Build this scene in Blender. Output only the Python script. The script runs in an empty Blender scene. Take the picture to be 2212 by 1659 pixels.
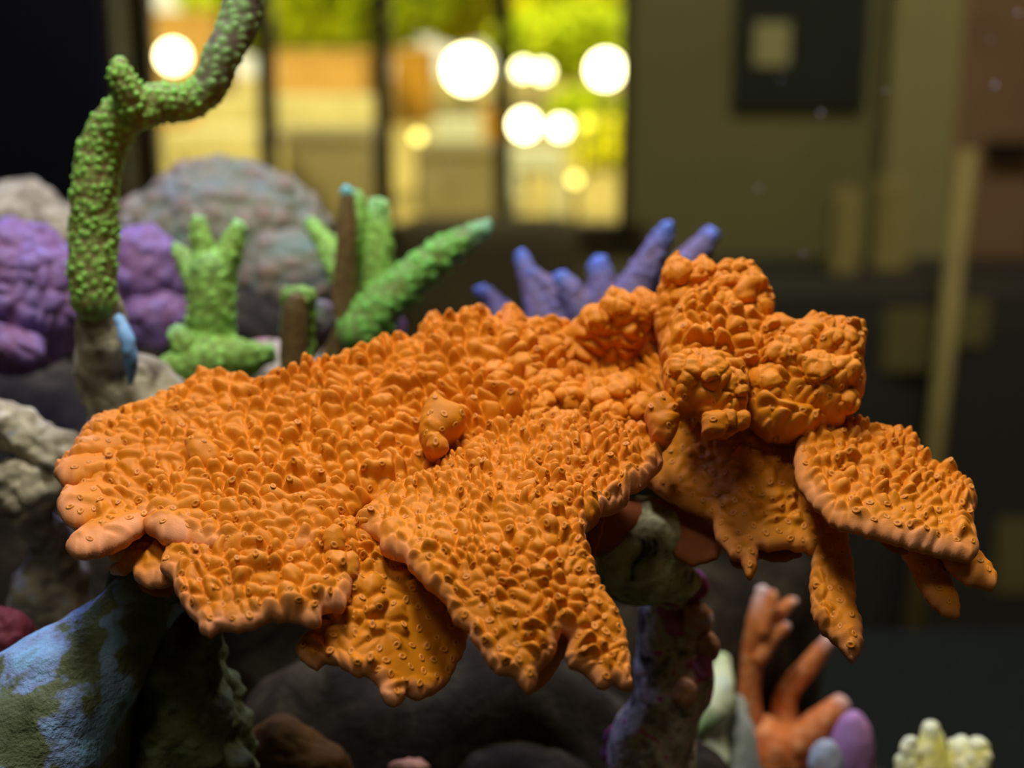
import bpy, bmesh, math
import numpy as np
from mathutils import Vector, Matrix

# ------------------------------------------------------------------ camera, world, lights, exposure
U = 0.01                                   # the code thinks in centimetres
FPX, CX, CY = 3063.0, 1106.0, 829.5        # focal length in pixels of the 2212 x 1659 frame
PITCH = math.radians(14.0)
ZC = 97.0                                  # camera height above the room floor (cm)
CAM = np.array([0.0, 0.0, ZC])
RIGHT = np.array([1.0, 0, 0]); FWD = np.array([0, math.cos(PITCH), -math.sin(PITCH)]); UP = np.array([0, math.sin(PITCH), math.cos(PITCH)])
SC = bpy.context.scene
COL = SC.collection

cam = bpy.data.cameras.new('camera'); camo = bpy.data.objects.new('camera', cam); COL.objects.link(camo)
camo.location = CAM * U; camo.rotation_euler = (math.pi / 2 - PITCH, 0, 0)
cam.sensor_width = 36; cam.lens = 36 * FPX / 2212
cam.clip_start = 0.005; cam.clip_end = 200
cam.dof.use_dof = True; cam.dof.focus_distance = 17.2 * U; cam.dof.aperture_fstop = 16.0
SC.camera = camo
SC.view_settings.view_transform = 'Standard'; SC.view_settings.look = 'None'
SC.view_settings.gamma = 1; SC.view_settings.use_curve_mapping = False
SC.view_settings.exposure = 0.0
SC.cycles.use_denoising = True
SC.cycles.max_bounces = 4; SC.cycles.diffuse_bounces = 2; SC.cycles.adaptive_threshold = 0.04; SC.cycles.glossy_bounces = 2
SC.cycles.transparent_max_bounces = 8; SC.cycles.caustics_reflective = False; SC.cycles.caustics_refractive = False
SC.cycles.sample_clamp_indirect = 6

world = bpy.data.worlds.new('sky'); SC.world = world; world.use_nodes = True
wb = world.node_tree.nodes['Background']; wb.inputs[0].default_value = (1.0, 0.93, 0.62, 1); wb.inputs[1].default_value = 1.5

def light(name, kind, loc, target, energy, color, size=None, size_y=None):
    l = bpy.data.lights.new(name, kind); l.energy = energy; l.color = color
    if size:
        l.shape = 'RECTANGLE'; l.size = size * U; l.size_y = (size_y or size) * U
    o = bpy.data.objects.new(name, l); COL.objects.link(o)
    o.location = np.array(loc) * U
    d = Vector(np.array(target, float) - np.array(loc, float)); o.rotation_euler = d.to_track_quat('-Z', 'Y').to_euler()
    return o
light('evening_sun', 'SUN', (-900, -300, 1200), (0, 800, 0), 5.5, (1.0, 0.86, 0.5))
light('aquarium_white_lamp', 'AREA', (-5, 18, ZC + 24), (0, 20, ZC - 4), 0.85, (1.0, 0.94, 0.86), 9, 6)
light('aquarium_blue_lamp', 'AREA', (-10, 40, ZC + 22), (-4, 30, ZC - 6), 0.75, (0.36, 0.42, 1.0), 26, 8)
light('rear_fill_light', 'AREA', (-25, -50, 236), (0, 20, 95), 4.2, (1.0, 0.88, 0.62), 40, 40)  # unseen fill added behind the camera to lift the front faces
light('overhead_wall_fill', 'AREA', (60, 110, 238), (60, 150, 0), 24.0, (1.0, 0.9, 0.66), 60, 60)  # unseen fill added overhead to brighten the back wall

def far(Y):                                # corals behind the orange one stand deeper in the tank
    Y = np.asarray(Y, float); return np.where(Y > 22.3, 22.3 + (Y - 22.3) * 1.4, Y)
def P(px, py, Y):
    px = np.asarray(px, float); py = np.asarray(py, float); Y = far(Y)
    xc = (px - CX) / FPX * Y; yc = -(py - CY) / FPX * Y
    return CAM + xc[..., None] * RIGHT + yc[..., None] * UP + Y[..., None] * FWD

# ------------------------------------------------------------------ noise
def _h(a, b, c, seed):
    h = (a.astype(np.int64) * 374761393 + b.astype(np.int64) * 668265263 + c.astype(np.int64) * 2147483647 + seed * 974634777) & 0xFFFFFFFF
    h = ((h ^ (h >> 13)) * 1274126177) & 0xFFFFFFFF
    h = ((h ^ (h >> 16)) * 2246822519) & 0xFFFFFFFF
    h = h ^ (h >> 15)
    return h.astype(np.float64) / 4294967295.0
def vnoise(p, scale, seed=0, octaves=1):
    out = 0; amp = 1; tot = 0
    for o in range(octaves):
        q = p / scale * (2 ** o) + 17.3 * o
        i = np.floor(q).astype(np.int64); f = q - i; f = f * f * (3 - 2 * f)
        v = 0
        for dx in (0, 1):
            for dy in (0, 1):
                for dz in (0, 1):
                    w = (f[:, 0] if dx else 1 - f[:, 0]) * (f[:, 1] if dy else 1 - f[:, 1]) * (f[:, 2] if dz else 1 - f[:, 2])
                    v = v + w * _h(i[:, 0] + dx, i[:, 1] + dy, i[:, 2] + dz, seed + o)
        out = out + amp * (v * 2 - 1); tot += amp; amp *= 0.5
    return out / tot
def knobs2(s, t, cell, seed, merge=0.3, valley=0.42):
    """packed rounded knobs on a chart: height 0..1 and a random value of each knob"""
    s = s / cell; t = t / cell
    i = np.floor(s).astype(np.int64); j = np.floor(t).astype(np.int64); z = np.zeros_like(i)
    D = []; G = []
    for di in (-1, 0, 1):
        for dj in (-1, 0, 1):
            a = i + di; b = j + dj
            x = a + 0.5 + 0.86 * (_h(a, b, z, seed) - 0.5); y = b + 0.5 + 0.86 * (_h(a, b, z + 1, seed) - 0.5)
            D.append((s - x) ** 2 + (t - y) ** 2)
            m = _h(a, b, z + 2, seed); k = (_h(a, b, z + 3, seed) * 4).astype(int)
            ga = np.where(m < merge, a + np.where(k == 0, 1, np.where(k == 1, -1, 0)), a)
            gb = np.where(m < merge, b + np.where(k == 2, 1, np.where(k == 3, -1, 0)), b)
            G.append(ga * 65536 + gb)
    D = np.sqrt(np.array(D)); G = np.array(G)
    n = np.argmin(D, 0); r = np.arange(len(s))
    f1 = D[n, r]; g = G[n, r]
    f2 = np.where(G == g, 9.0, D).min(0); f2 = np.minimum(f2, f1 + 1)
    e = np.clip((f2 - f1) / (valley * 1.5), 0, 1)
    dome = np.clip(1 - (1 - e) ** 2, 0, 1) ** 0.6 * (0.5 + 0.5 * np.clip(1 - (f1 / 0.85) ** 2, 0, 1))
    es = np.clip((f2 - f1) / 0.95, 0, 1); soft = es * es * (3 - 2 * es)
    rnd = _h(g >> 16, g & 65535, np.zeros_like(g), seed + 5)
    return dome, rnd, f1, soft
def knobs3(p, cell, seed, jitter=0.9):
    q = p / cell; i = np.floor(q).astype(np.int64); D = []; Rn = []
    for dx in (-1, 0, 1):
        for dy in (-1, 0, 1):
            for dz in (-1, 0, 1):
                a = i + np.array([dx, dy, dz])
                o = np.stack([_h(a[:, 0], a[:, 1], a[:, 2], seed + k) for k in range(3)], 1)
                D.append((((a + 0.5 + jitter * (o - 0.5)) - q) ** 2).sum(1)); Rn.append(_h(a[:, 0], a[:, 1], a[:, 2], seed + 7))
    D = np.sqrt(np.array(D)); o = np.sort(D, 0); n = D.argmin(0)
    return o[0], o[1], np.array(Rn)[n, np.arange(len(n))]

# ------------------------------------------------------------------ materials
def C3(r, g, b):                           # an sRGB 0-255 colour as linear
    f = lambda v: ((v / 255 + 0.055) / 1.055) ** 2.4 if v > 10 else v / 255 / 12.92
    return (f(r), f(g), f(b), 1)
MATS = {}
def material(name, stops, scale=3.0, rough=0.6, attr=None, attr_col=None, attr2=None, attr2_col=None, bump=0.3, bscale=25, spec=0.3, detail=4, sss=0.0, warp=0.6):
    """noise between colour stops; vertex attributes may add a second and a third colour"""
    m = bpy.data.materials.new(name); m.use_nodes = True; nt = m.node_tree; N = nt.nodes; L = nt.links
    b = N['Principled BSDF']; b.inputs['Roughness'].default_value = rough; b.inputs['Specular IOR Level'].default_value = spec
    tc = N.new('ShaderNodeTexCoord'); mp = N.new('ShaderNodeMapping'); mp.inputs['Scale'].default_value = (100, 100, 100)
    L.new(tc.outputs['Object'], mp.inputs['Vector'])
    nz = N.new('ShaderNodeTexNoise'); nz.inputs['Scale'].default_value = scale; nz.inputs['Detail'].default_value = detail
    nz.inputs['Distortion'].default_value = warp
    L.new(mp.outputs['Vector'], nz.inputs['Vector'])
    cr = N.new('ShaderNodeValToRGB'); L.new(nz.outputs['Fac'], cr.inputs['Fac'])
    el = cr.color_ramp.elements
    while len(el) < len(stops): el.new(0.5)
    for e, (p, c) in zip(el, stops): e.position = p; e.color = c
    col = cr.outputs['Color']
    for at, ac in ((attr, attr_col), (attr2, attr2_col)):
        if not at: continue
        a = N.new('ShaderNodeAttribute'); a.attribute_name = at
        mx = N.new('ShaderNodeMix'); mx.data_type = 'RGBA'
        L.new(a.outputs['Fac'], mx.inputs['Factor']); L.new(col, mx.inputs['A']); mx.inputs['B'].default_value = ac
        col = mx.outputs['Result']
    L.new(col, b.inputs['Base Color'])
    if bump:
        n2 = N.new('ShaderNodeTexNoise'); n2.inputs['Scale'].default_value = bscale; n2.inputs['Detail'].default_value = 3
        L.new(mp.outputs['Vector'], n2.inputs['Vector'])
        bp = N.new('ShaderNodeBump'); bp.inputs['Strength'].default_value = bump; bp.inputs['Distance'].default_value = 0.0004
        L.new(n2.outputs['Fac'], bp.inputs['Height']); L.new(bp.outputs['Normal'], b.inputs['Normal'])
    if sss:
        b.inputs['Subsurface Weight'].default_value = sss; b.inputs['Subsurface Radius'].default_value = (1, 0.35, 0.08); b.inputs['Subsurface Scale'].default_value = 0.0008
    MATS[name] = m
    return m
def plain(name, c, rough=0.6, c2=None, scale=2, **k):
    c2 = c2 or tuple(min(1, v * 0.75) for v in c[:3]) + (1,)
    return material(name, [(0.3, c2), (0.7, c)], scale=scale, rough=rough, **k)
def glowing(name, c, strength):
    m = bpy.data.materials.new(name); m.use_nodes = True; b = m.node_tree.nodes['Principled BSDF']
    b.inputs['Base Color'].default_value = c; b.inputs['Emission Color'].default_value = c; b.inputs['Emission Strength'].default_value = strength; m.cycles.emission_sampling = 'NONE'
    return m
def clear_glass(name, tint):
    m = bpy.data.materials.new(name); m.use_nodes = True; N = m.node_tree.nodes; L = m.node_tree.links; N.remove(N['Principled BSDF'])
    t = N.new('ShaderNodeBsdfTransparent'); t.inputs[0].default_value = tint
    g = N.new('ShaderNodeBsdfGlossy'); g.inputs['Roughness'].default_value = 0.02
    mx = N.new('ShaderNodeMixShader'); mx.inputs[0].default_value = 0.03
    L.new(t.outputs[0], mx.inputs[1]); L.new(g.outputs[0], mx.inputs[2]); L.new(mx.outputs[0], N['Material Output'].inputs['Surface'])
    return m

ORANGE = material('orange_coral_skin', [(0.3, C3(204, 120, 4)), (0.7, C3(216, 133, 6))], scale=0.5, rough=0.6, spec=0.25,
                  attr='tip', attr_col=C3(228, 142, 40), attr2='rim', attr2_col=C3(238, 162, 114), bump=0.12, bscale=60, sss=0.0)
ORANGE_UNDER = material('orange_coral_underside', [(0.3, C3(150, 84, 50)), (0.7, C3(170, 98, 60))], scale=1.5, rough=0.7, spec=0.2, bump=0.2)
POLYP_RING = plain('polyp_ring_skin', C3(228, 146, 44), rough=0.5, bump=0)
POLYP_PIT = plain('polyp_mouth_skin', C3(196, 106, 14), rough=0.6, bump=0)

# ------------------------------------------------------------------ objects
def tag(o, label=None, cat=None, group=None, kind=None):
    if label: o['label'] = label
    if cat: o['category'] = cat
    if group: o['group'] = group
    if kind: o['kind'] = kind
    return o
def thing(name, base, label, cat, group=None):
    o = bpy.data.objects.new(name, None); COL.objects.link(o); o.empty_display_size = 0.01
    o.location = np.array(base, float) * U
    return tag(o, label, cat, group)
def mesh_obj(name, verts, faces, mats, parent=None, base=None, smooth=True, attrs=None, face_mats=None):
    """verts in cm, world; the mesh is stored relative to base (cm), or to the parent's location"""
    if base is None:
        base = np.array(parent.location) / U if parent is not None else np.array([verts[:, 0].mean(), verts[:, 1].mean(), verts[:, 2].min()])
        own = parent is None
    else: own = True
    me = bpy.data.meshes.new(name)
    v = (np.asarray(verts, float) - base) * U
    me.from_pydata(v.tolist() if len(v) < 400 else v, [], faces if isinstance(faces, list) else faces.tolist())
    if smooth: me.polygons.foreach_set('use_smooth', np.ones(len(me.polygons), bool))
    for m in (mats if isinstance(mats, (list, tuple)) else [mats]): me.materials.append(m)
    if face_mats is not None: me.polygons.foreach_set('material_index', face_mats)
    for k, a in (attrs or {}).items():
        at = me.attributes.new(k, 'FLOAT', 'POINT'); at.data.foreach_set('value', np.asarray(a, np.float32))
    me.update()
    o = bpy.data.objects.new(name, me); COL.objects.link(o)
    if parent is not None: o.parent = parent
    if own and parent is None: o.location = base * U
    return o
class MB:
    """collects boxes and prisms into one mesh"""
    def __init__(s): s.v = []; s.f = []
    def box(s, x0, x1, y0, y1, z0, z1, M=None):
        n = len(s.v); c = [(x, y, z) for x in (x0, x1) for y in (y0, y1) for z in (z0, z1)]
        if M is not None: c = [tuple(M @ Vector(q)) for q in c]
        s.v += c
        s.f += [[n + k for k in q] for q in ((0, 1, 3, 2), (4, 6, 7, 5), (0, 4, 5, 1), (2, 3, 7, 6), (0, 2, 6, 4), (1, 5, 7, 3))]
        return s
    def build(s, name, mat, parent=None, bevel=0.0, smooth=False):
        o = mesh_obj(name, np.array(s.v), s.f, mat, parent, smooth=smooth)
        if bevel:
            b = o.modifiers.new('bevel', 'BEVEL'); b.width = bevel * U; b.segments = 2
        return o
def one_box(name, mat, a, parent=None, bevel=0.0): return MB().box(*a).build(name, mat, parent, bevel)

# ------------------------------------------------------------------ sheets: plates and mounds of coral
def spline_closed(pts, step):
    p = np.array(pts, float); n = len(p); out = []
    for i in range(n):
        a, b, c, d = p[i - 1], p[i], p[(i + 1) % n], p[(i + 2) % n]
        k = max(2, int(np.hypot(*(c - b)) / step)); t = np.arange(k)[:, None] / k
        out.append(0.5 * (2 * b + (c - a) * t + (2 * a - 5 * b + 4 * c - d) * t ** 2 + (3 * b - a - 3 * c + d) * t ** 3) * 0.6 + (b + (c - b) * t) * 0.4)
    return np.concatenate(out)
def rbf(ctrl, col):
    c = np.array([q[:2] for q in ctrl], float) / 300.0; v = np.array([q[col] for q in ctrl], float); n = len(c)
    r = np.hypot(c[:, None, 0] - c[None, :, 0], c[:, None, 1] - c[None, :, 1])
    A = np.zeros((n + 3, n + 3)); A[:n, :n] = r + np.eye(n) * -0.02; A[:n, n] = 1; A[:n, n + 1:] = c; A[n, :n] = 1; A[n + 1:, :n] = c.T
    w = np.linalg.solve(A, np.concatenate([v, [0, 0, 0]]))
    def f(x, y):
        x = x / 300.0; y = y / 300.0; o = w[n] + w[n + 1] * x + w[n + 2] * y
        for k in range(n): o = o + w[k] * np.sqrt((x - c[k, 0]) ** 2 + (y - c[k, 1]) ** 2 + 0.01)
        return o
    return f
SHEETS = []
def sheet(name, parent, outline, ctrl, T=0.12, R=24, Tb=None, amp=2.7, cell=0.19, seed=1, step=2.5, mat=None, wob=1.6, aniso=(1, 1), rot=0.0,
          rimw=28, rimk=1.0, merge=0.42, lump=0.0, valley=0.42, upk=0.4):
    """a coral plate: its outline as seen, its depth from control points (px, py, depth[, knob height]), thickness T, rounded rim R"""
    mat = mat or ORANGE; Tb = Tb if Tb is not None else T
    if len(ctrl[0]) < 4: ctrl = [tuple(c) + (0.07,) for c in ctrl]
    op = spline_closed(outline, 3.0)
    ph = np.arange(len(op)) * 0.33
    op = op + wob * np.stack([np.sin(ph * 0.9 + seed) + np.sin(ph * 2.3 + 2 * seed), np.cos(ph * 1.1 + seed) + np.sin(ph * 1.9 + seed)], 1) * 0.6
    x0, y0 = op.min(0) - 3 * step; x1, y1 = op.max(0) + 3 * step
    nx = int((x1 - x0) / step) + 1; ny = int((y1 - y0) / step) + 1
    gx = x0 + np.arange(nx) * step; gy = y0 + np.arange(ny) * step
    X, Yp = np.meshgrid(gx, gy)
    inside = np.zeros((ny, nx), bool); a = op; b = np.roll(op, -1, 0)
    for r in range(ny):
        y = gy[r]; m = (a[:, 1] > y) != (b[:, 1] > y)
        if not m.any(): continue
        xs = np.sort(a[m, 0] + (y - a[m, 1]) / (b[m, 1] - a[m, 1]) * (b[m, 0] - a[m, 0]))
        inside[r] = (np.searchsorted(xs, gx) % 2) == 1
    band = max(R, rimw) + 8; dist = np.full((ny, nx), 1e6); nxp = np.zeros((ny, nx, 2)); nk = np.zeros((ny, nx), int); wn = int(band / step) + 1
    for k in range(len(op)):
        p = a[k]; q = b[k]; ci = int((p[0] - x0) / step); cj = int((p[1] - y0) / step)
        j0, j1, i0, i1 = max(0, cj - wn), min(ny, cj + wn + 1), max(0, ci - wn), min(nx, ci + wn + 1)
        xx = X[j0:j1, i0:i1]; yy = Yp[j0:j1, i0:i1]; d = q - p; L2 = max(1e-9, d @ d)
        t = np.clip(((xx - p[0]) * d[0] + (yy - p[1]) * d[1]) / L2, 0, 1); fx = p[0] + t * d[0]; fy = p[1] + t * d[1]
        dd = np.hypot(xx - fx, yy - fy); m = dd < dist[j0:j1, i0:i1]
        dist[j0:j1, i0:i1][m] = dd[m]; nk[j0:j1, i0:i1][m] = k; nxp[j0:j1, i0:i1][m] = np.stack([fx, fy], -1)[m]
    pad = np.pad(inside, 1); near = np.zeros_like(inside)
    for dj in (0, 1, 2):
        for di in (0, 1, 2): near |= pad[dj:dj + ny, di:di + nx]
    snap = near & ~inside
    X = np.where(snap, nxp[..., 0], X); Yp = np.where(snap, nxp[..., 1], Yp); dist = np.where(snap, 0.0, dist)
    fd = rbf(ctrl, 2); fa = rbf(ctrl, 3)
    D = fd(X, Yp); AMP = np.clip(fa(X, Yp), 0.0, 0.2) * amp
    B = P(X, Yp, D)
    # chart along the surface for the knobs and its normal
    gX, gY = np.meshgrid(gx, gy); Dg = fd(gX, gY); Bg = P(gX, gY, Dg)
    du = np.gradient(Bg, axis=1); dv = np.gradient(Bg, axis=0)
    S_ = np.cumsum(np.linalg.norm(du, axis=-1), 1); T_ = np.cumsum(np.linalg.norm(dv, axis=-1), 0)
    T_ = T_ - T_[ny // 2][None, :]
    nrm = np.cross(du, dv); nrm /= np.linalg.norm(nrm, axis=-1, keepdims=True) + 1e-12
    flip = ((nrm * (CAM - Bg)).sum(-1) < 0); nrm[flip] *= -1
    use = inside | snap
    idx = np.full((ny, nx), -1); idx[use] = np.arange(use.sum())
    b_ = B[use]; n_ = nrm[use]; d_ = dist[use]; am = AMP[use]; s_ = S_[use]; t_ = T_[use]
    th = np.sqrt(np.clip(1 - (1 - np.clip(d_ / R, 0, 1)) ** 2, 0, 1))
    # knobs
    w1 = vnoise(b_, 0.32, seed + 3); w2 = vnoise(b_ + 9.1, 0.32, seed + 4); w3 = vnoise(b_, 0.09, seed + 5); w4 = vnoise(b_ + 5.1, 0.09, seed + 6)
    cr_, sr_ = math.cos(rot), math.sin(rot)
    u = (cr_ * s_ + sr_ * t_) / aniso[0] + 0.10 * w1 + 0.022 * w3; v = (-sr_ * s_ + cr_ * t_) / aniso[1] + 0.10 * w2 + 0.022 * w4
    k1, r1, f1, ks = knobs2(u, v, cell, seed, merge, valley)
    k2, r2, f2, _ = knobs2(u + 3.3, v + 1.7, cell * 0.52, seed + 11, 0.2, 0.5)
    lowf = vnoise(b_, 0.9, seed + 8, 2)
    hard = np.clip((am - 0.05) / 0.12, 0, 1); k1 = k1 * hard + 1.25 * ks * np.clip((r1 - 0.3) * 2.5, 0.12, 1) * (1 - hard)
    h = k1 * (0.45 + 0.75 * r1) * (1 + 0.35 * lowf) + 0.10 * k2 * k1
    lf = 0
    if lump:
        kl, rl, fl, _ = knobs2(u * 0.93 + 7.7, v * 0.93 + 2.2, cell * 3.0, seed + 21, 0.15, 0.8)
        lf = lump * np.clip(rl - 0.35, 0, 1) * 1.5 * kl * kl
    edge = np.clip(d_ / (R * 0.9), 0, 1)
    disp = am * h * (0.35 + 0.65 * edge) + lf * edge + 0.03 * lowf * edge
    W = use.astype(float); Gd = np.zeros((ny, nx)); Gd[use] = disp
    def blur3(a):
        a = np.pad(a, 1); a = a[:-2] + 2 * a[1:-1] + a[2:]; return a[:, :-2] + 2 * a[:, 1:-1] + a[:, 2:]
    for _ in range(1): Gd = np.where(use, blur3(Gd) / np.maximum(blur3(W), 1e-6), 0)
    disp = Gd[use]                             # rounds the knobs
    dirn = n_ + upk * np.array([0, -0.1, 1.0]); dirn /= np.linalg.norm(dirn, axis=-1, keepdims=True)
    top = b_ + n_ * (T * th)[:, None] + dirn * disp[:, None]
    botm = ~(snap[use])
    bot = b_ - n_ * (Tb * th)[:, None] + n_ * (0.03 * vnoise(b_, 0.4, seed + 31, 2) * th)[:, None]
    nt = len(top); bidx = np.arange(nt); bidx[botm] = nt + np.arange(botm.sum())
    verts = np.concatenate([top, bot[botm]])
    q = np.stack([idx[:-1, :-1], idx[1:, :-1], idx[1:, 1:], idx[:-1, 1:]], -1).reshape(-1, 4)
    ins = np.stack([inside[:-1, :-1], inside[1:, :-1], inside[1:, 1:], inside[:-1, 1:]], -1).reshape(-1, 4)
    q = q[(q >= 0).all(1) & ins.any(1)]
    faces = np.concatenate([q, bidx[q[:, ::-1]]])
    rim = np.clip(1 - d_ / rimw, 0, 1) ** 1.3 * rimk
    rim = np.clip(rim * (0.9 + 0.7 * vnoise(b_, 0.5, seed + 41)), 0, 1)
    tip = np.clip((h - 0.55) * 1.2, 0, 1) * np.clip(am / 0.06, 0, 1)
    attrs = {'rim': np.concatenate([rim, rim[botm]]), 'tip': np.concatenate([tip, np.zeros(botm.sum())])}
    o = mesh_obj(name, verts, faces, mat, parent, attrs=attrs)
    SHEETS.append(dict(o=o, op=op, fd=fd, T=T, px=X[use], py=Yp[use], k=k1, d=d_, am=am, top=top, r=r1, n=nt, x0=x0, y0=y0, step=step, inside=inside, D=D, nk=nk[use], rim=rim, botm=botm))
    return o

# ------------------------------------------------------------------ tubes and blobs: branches, stalks, domes and rocks
def spline_open(p, step):
    p = np.array(p, float); n = len(p); out = []
    for i in range(n - 1):
        a, b, c, d = p[max(i - 1, 0)], p[i], p[i + 1], p[min(i + 2, n - 1)]
        k = max(3, int(np.linalg.norm((c - b)[:3]) / step)); t = np.arange(k)[:, None] / k
        out.append(0.5 * (2 * b + (c - a) * t + (2 * a - 5 * b + 4 * c - d) * t ** 2 + (3 * b - a - 3 * c + d) * t ** 3))
    out.append(p[-1:]); return np.concatenate(out)
def tube(name, parent, path, mat, seg=36, nub=0.0, cell=0.1, seed=1, rough=0.0, rscale=0.6, step=None, label=None, tipfade=1.0, flat=1.0, base=None):
    """a branch through (px, py, depth, radius in px) points, rounded at both ends, with nubs that lean to its tip"""
    q = np.array([np.append(P(a, b, y), r / FPX * far(y)) for a, b, y, r in path])
    step = step or max(0.02, q[:, 3].max() * 2 * math.pi / seg)
    c = spline_open(q, step); pos = c[:, :3]; rad = np.maximum(c[:, 3], 1e-3)
    L = np.concatenate([[0], np.cumsum(np.linalg.norm(np.diff(pos, axis=0), axis=1))])
    tan = np.gradient(pos, axis=0); tan /= np.linalg.norm(tan, axis=1, keepdims=True) + 1e-12
    # end caps: extra rings that close as half spheres
    capn = 6; P0 = []; R0 = []; T0 = []
    for k in range(capn): a = math.pi / 2 * (1 - k / capn); P0.append(pos[0] - tan[0] * rad[0] * math.sin(a)); R0.append(rad[0] * max(math.cos(a), 0.02)); T0.append(tan[0])
    P1 = []; R1 = []; T1 = []
    for k in range(1, capn + 1): a = math.pi / 2 * k / capn; P1.append(pos[-1] + tan[-1] * rad[-1] * math.sin(a)); R1.append(rad[-1] * max(math.cos(a), 0.02)); T1.append(tan[-1])
    pos = np.concatenate([P0, pos, P1]); rad = np.concatenate([R0, rad, R1]); tan = np.concatenate([T0, tan, T1])
    u = np.cross(tan[0], [0.3, 1, 0.2]); u /= np.linalg.norm(u); us = []
    for t in tan: u = u - t * (u @ t); u /= np.linalg.norm(u); us.append(u)
    us = np.array(us); vs = np.cross(tan, us); n = len(pos); th = np.arange(seg) * 2 * math.pi / seg
    nr = us[:, None] * np.cos(th)[None, :, None] + vs[:, None] * np.sin(th)[None, :, None]
    V = (pos[:, None] + nr * rad[:, None, None]).reshape(-1, 3); N = nr.reshape(-1, 3); TT = np.repeat(tan, seg, 0)
    fr = np.linspace(0, 1, n).repeat(seg)
    tip = np.zeros(len(V))
    if rough: V = V + N * (rough * vnoise(V, rscale, seed, 3))[:, None]
    if nub:
        f1, f2, r = knobs3(V, cell, seed)
        e = np.clip((f2 - f1) / 0.8, 0, 1); h = e * (3 - 2 * e) * e * 0.5 + 0.5 * np.clip(1 - f1 / 0.8, 0, 1); h = h * (0.6 + 0.7 * r)
        V = V + (N + 0.7 * TT) * (nub * h)[:, None]; tip = np.clip(h * 1.7 - 0.05, 0, 1)
    end = np.clip((fr - 0.8) / 0.2, 0, 1) * tipfade
    ii = np.arange(n - 1)[:, None] * seg; jj = np.arange(seg)[None]; kk = (jj + 1) % seg
    F = np.stack([ii + jj, ii + kk, ii + seg + kk, ii + seg + jj], -1).reshape(-1, 4).tolist()
    F.append(list(range(seg))[::-1]); F.append([(n - 1) * seg + k for k in range(seg)])
    o = mesh_obj(name, V, F, mat, parent, attrs={'tip': tip, 'end': end}, base=base)
    if label: o['label'] = label
    return o
_ico = {}
def ico(sub):
    if sub not in _ico:
        bm = bmesh.new(); bmesh.ops.create_icosphere(bm, subdivisions=sub, radius=1.0)
        _ico[sub] = (np.array([v.co[:] for v in bm.verts]), [[v.index for v in f.verts] for f in bm.faces]); bm.free()
    return _ico[sub]
def blob(name, parent, c, r, mat, seed=1, rough=0.15, rscale=0.5, nub=0.0, cell=0.3, sub=5, yaw=0.0, lean=0.0, floor=None, power=1.0, label=None, octaves=4):
    """a rock or dome: centre in cm, radii in cm, bumps and lumps; floor = flatten below this height"""
    v, f = ico(sub); n = v.copy()
    sgn = np.sign(v); v = sgn * np.abs(v) ** power; v = v / np.maximum(np.linalg.norm(v, axis=1, keepdims=True), 1e-9) ** 0.5
    r = np.array(r, float); cy, sy = math.cos(yaw), math.sin(yaw)
    p = v * r; m = r.mean()
    p = p + n * (m * rough * vnoise(p, m * rscale * 2, seed, octaves))[:, None]
    tip = np.zeros(len(p))
    if nub:
        f1, f2, rr = knobs3(p, cell, seed + 5)
        e = np.clip((f2 - f1) / 0.5, 0, 1); h = np.sqrt(np.clip(1 - (1 - e) ** 2, 0, 1)) * (0.5 + 0.7 * rr)
        p = p + n * (nub * h)[:, None]; tip = np.clip(h - 0.35, 0, 1)
    x = p[:, 0] * cy - p[:, 1] * sy; y = p[:, 0] * sy + p[:, 1] * cy
    p = np.stack([x + lean * p[:, 2], y, p[:, 2]], 1) + np.array(c, float)
    if floor is not None: p[:, 2] = np.maximum(p[:, 2], floor)
    o = mesh_obj(name, p, f, mat, parent, attrs={'tip': tip})
    if label: o['label'] = label
    return o
def BP(px, py, Y): return P(px, py, Y)

# ================================================================== THE ROOM
WB = 250.0                                  # back wall distance (cm)
def at_plane(px, py, y):                    # where the pixel's ray meets the vertical plane y
    d = RIGHT * (px - CX) / FPX - UP * (py - CY) / FPX + FWD
    return CAM + d * (y / d[1])
wx0 = at_plane(338, 240, WB)[0]; wx1 = at_plane(1342, 240, WB)[0]; wz0 = at_plane(800, 488, WB)[2]; wz1 = 150.0
WALL = plain('olive_wall_paint', C3(150, 146, 98), rough=0.9, scale=0.02, bump=0.05)
BROWN_WALL = plain('brown_plaster', C3(165, 128, 98), rough=0.9, scale=0.03, bump=0.05)
FLOOR = plain('dark_floor_boards', C3(70, 66, 60), rough=0.5, scale=0.05)
CEIL = plain('ceiling_paint', C3(150, 144, 120), rough=0.9)
DARKFRAME = plain('dark_window_frame', C3(64, 56, 30), rough=0.5)
RX0, RX1, RY0 = -160.0, 150.0, -120.0
tag(one_box('floor', FLOOR, (RX0, RX1, RY0, WB, -4, 0)), 'dark boarded floor of the room behind the tank', 'floor', kind='structure')
tag(one_box('ceiling', CEIL, (RX0, RX1, RY0, WB + 8, 240, 246)), 'plain pale ceiling above the room', 'ceiling', kind='structure')
mb = MB(); mb.box(RX0, wx0, WB, WB + 3, 0, 240).box(wx1, RX1, WB, WB + 3, 0, 240).box(wx0, wx1, WB, WB + 3, 0, wz0).box(wx0, wx1, WB, WB + 3, wz1, 240)
tag(mb.build('wall_back', WALL), 'olive painted wall around the bright window', 'wall', kind='structure')
tag(one_box('wall_left', WALL, (RX0 - 6, RX0, RY0, WB + 8, 0, 240)), 'olive painted side wall left of the window', 'wall', kind='structure')
tag(one_box('wall_right', BROWN_WALL, (RX1, RX1 + 6, RY0, WB + 8, 0, 240)), 'brown side wall right of the window', 'wall', kind='structure')
tag(one_box('wall_front', WALL, (RX0, RX1, RY0 - 6, RY0, 0, 240)), 'olive wall facing the window', 'wall', kind='structure')
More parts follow.
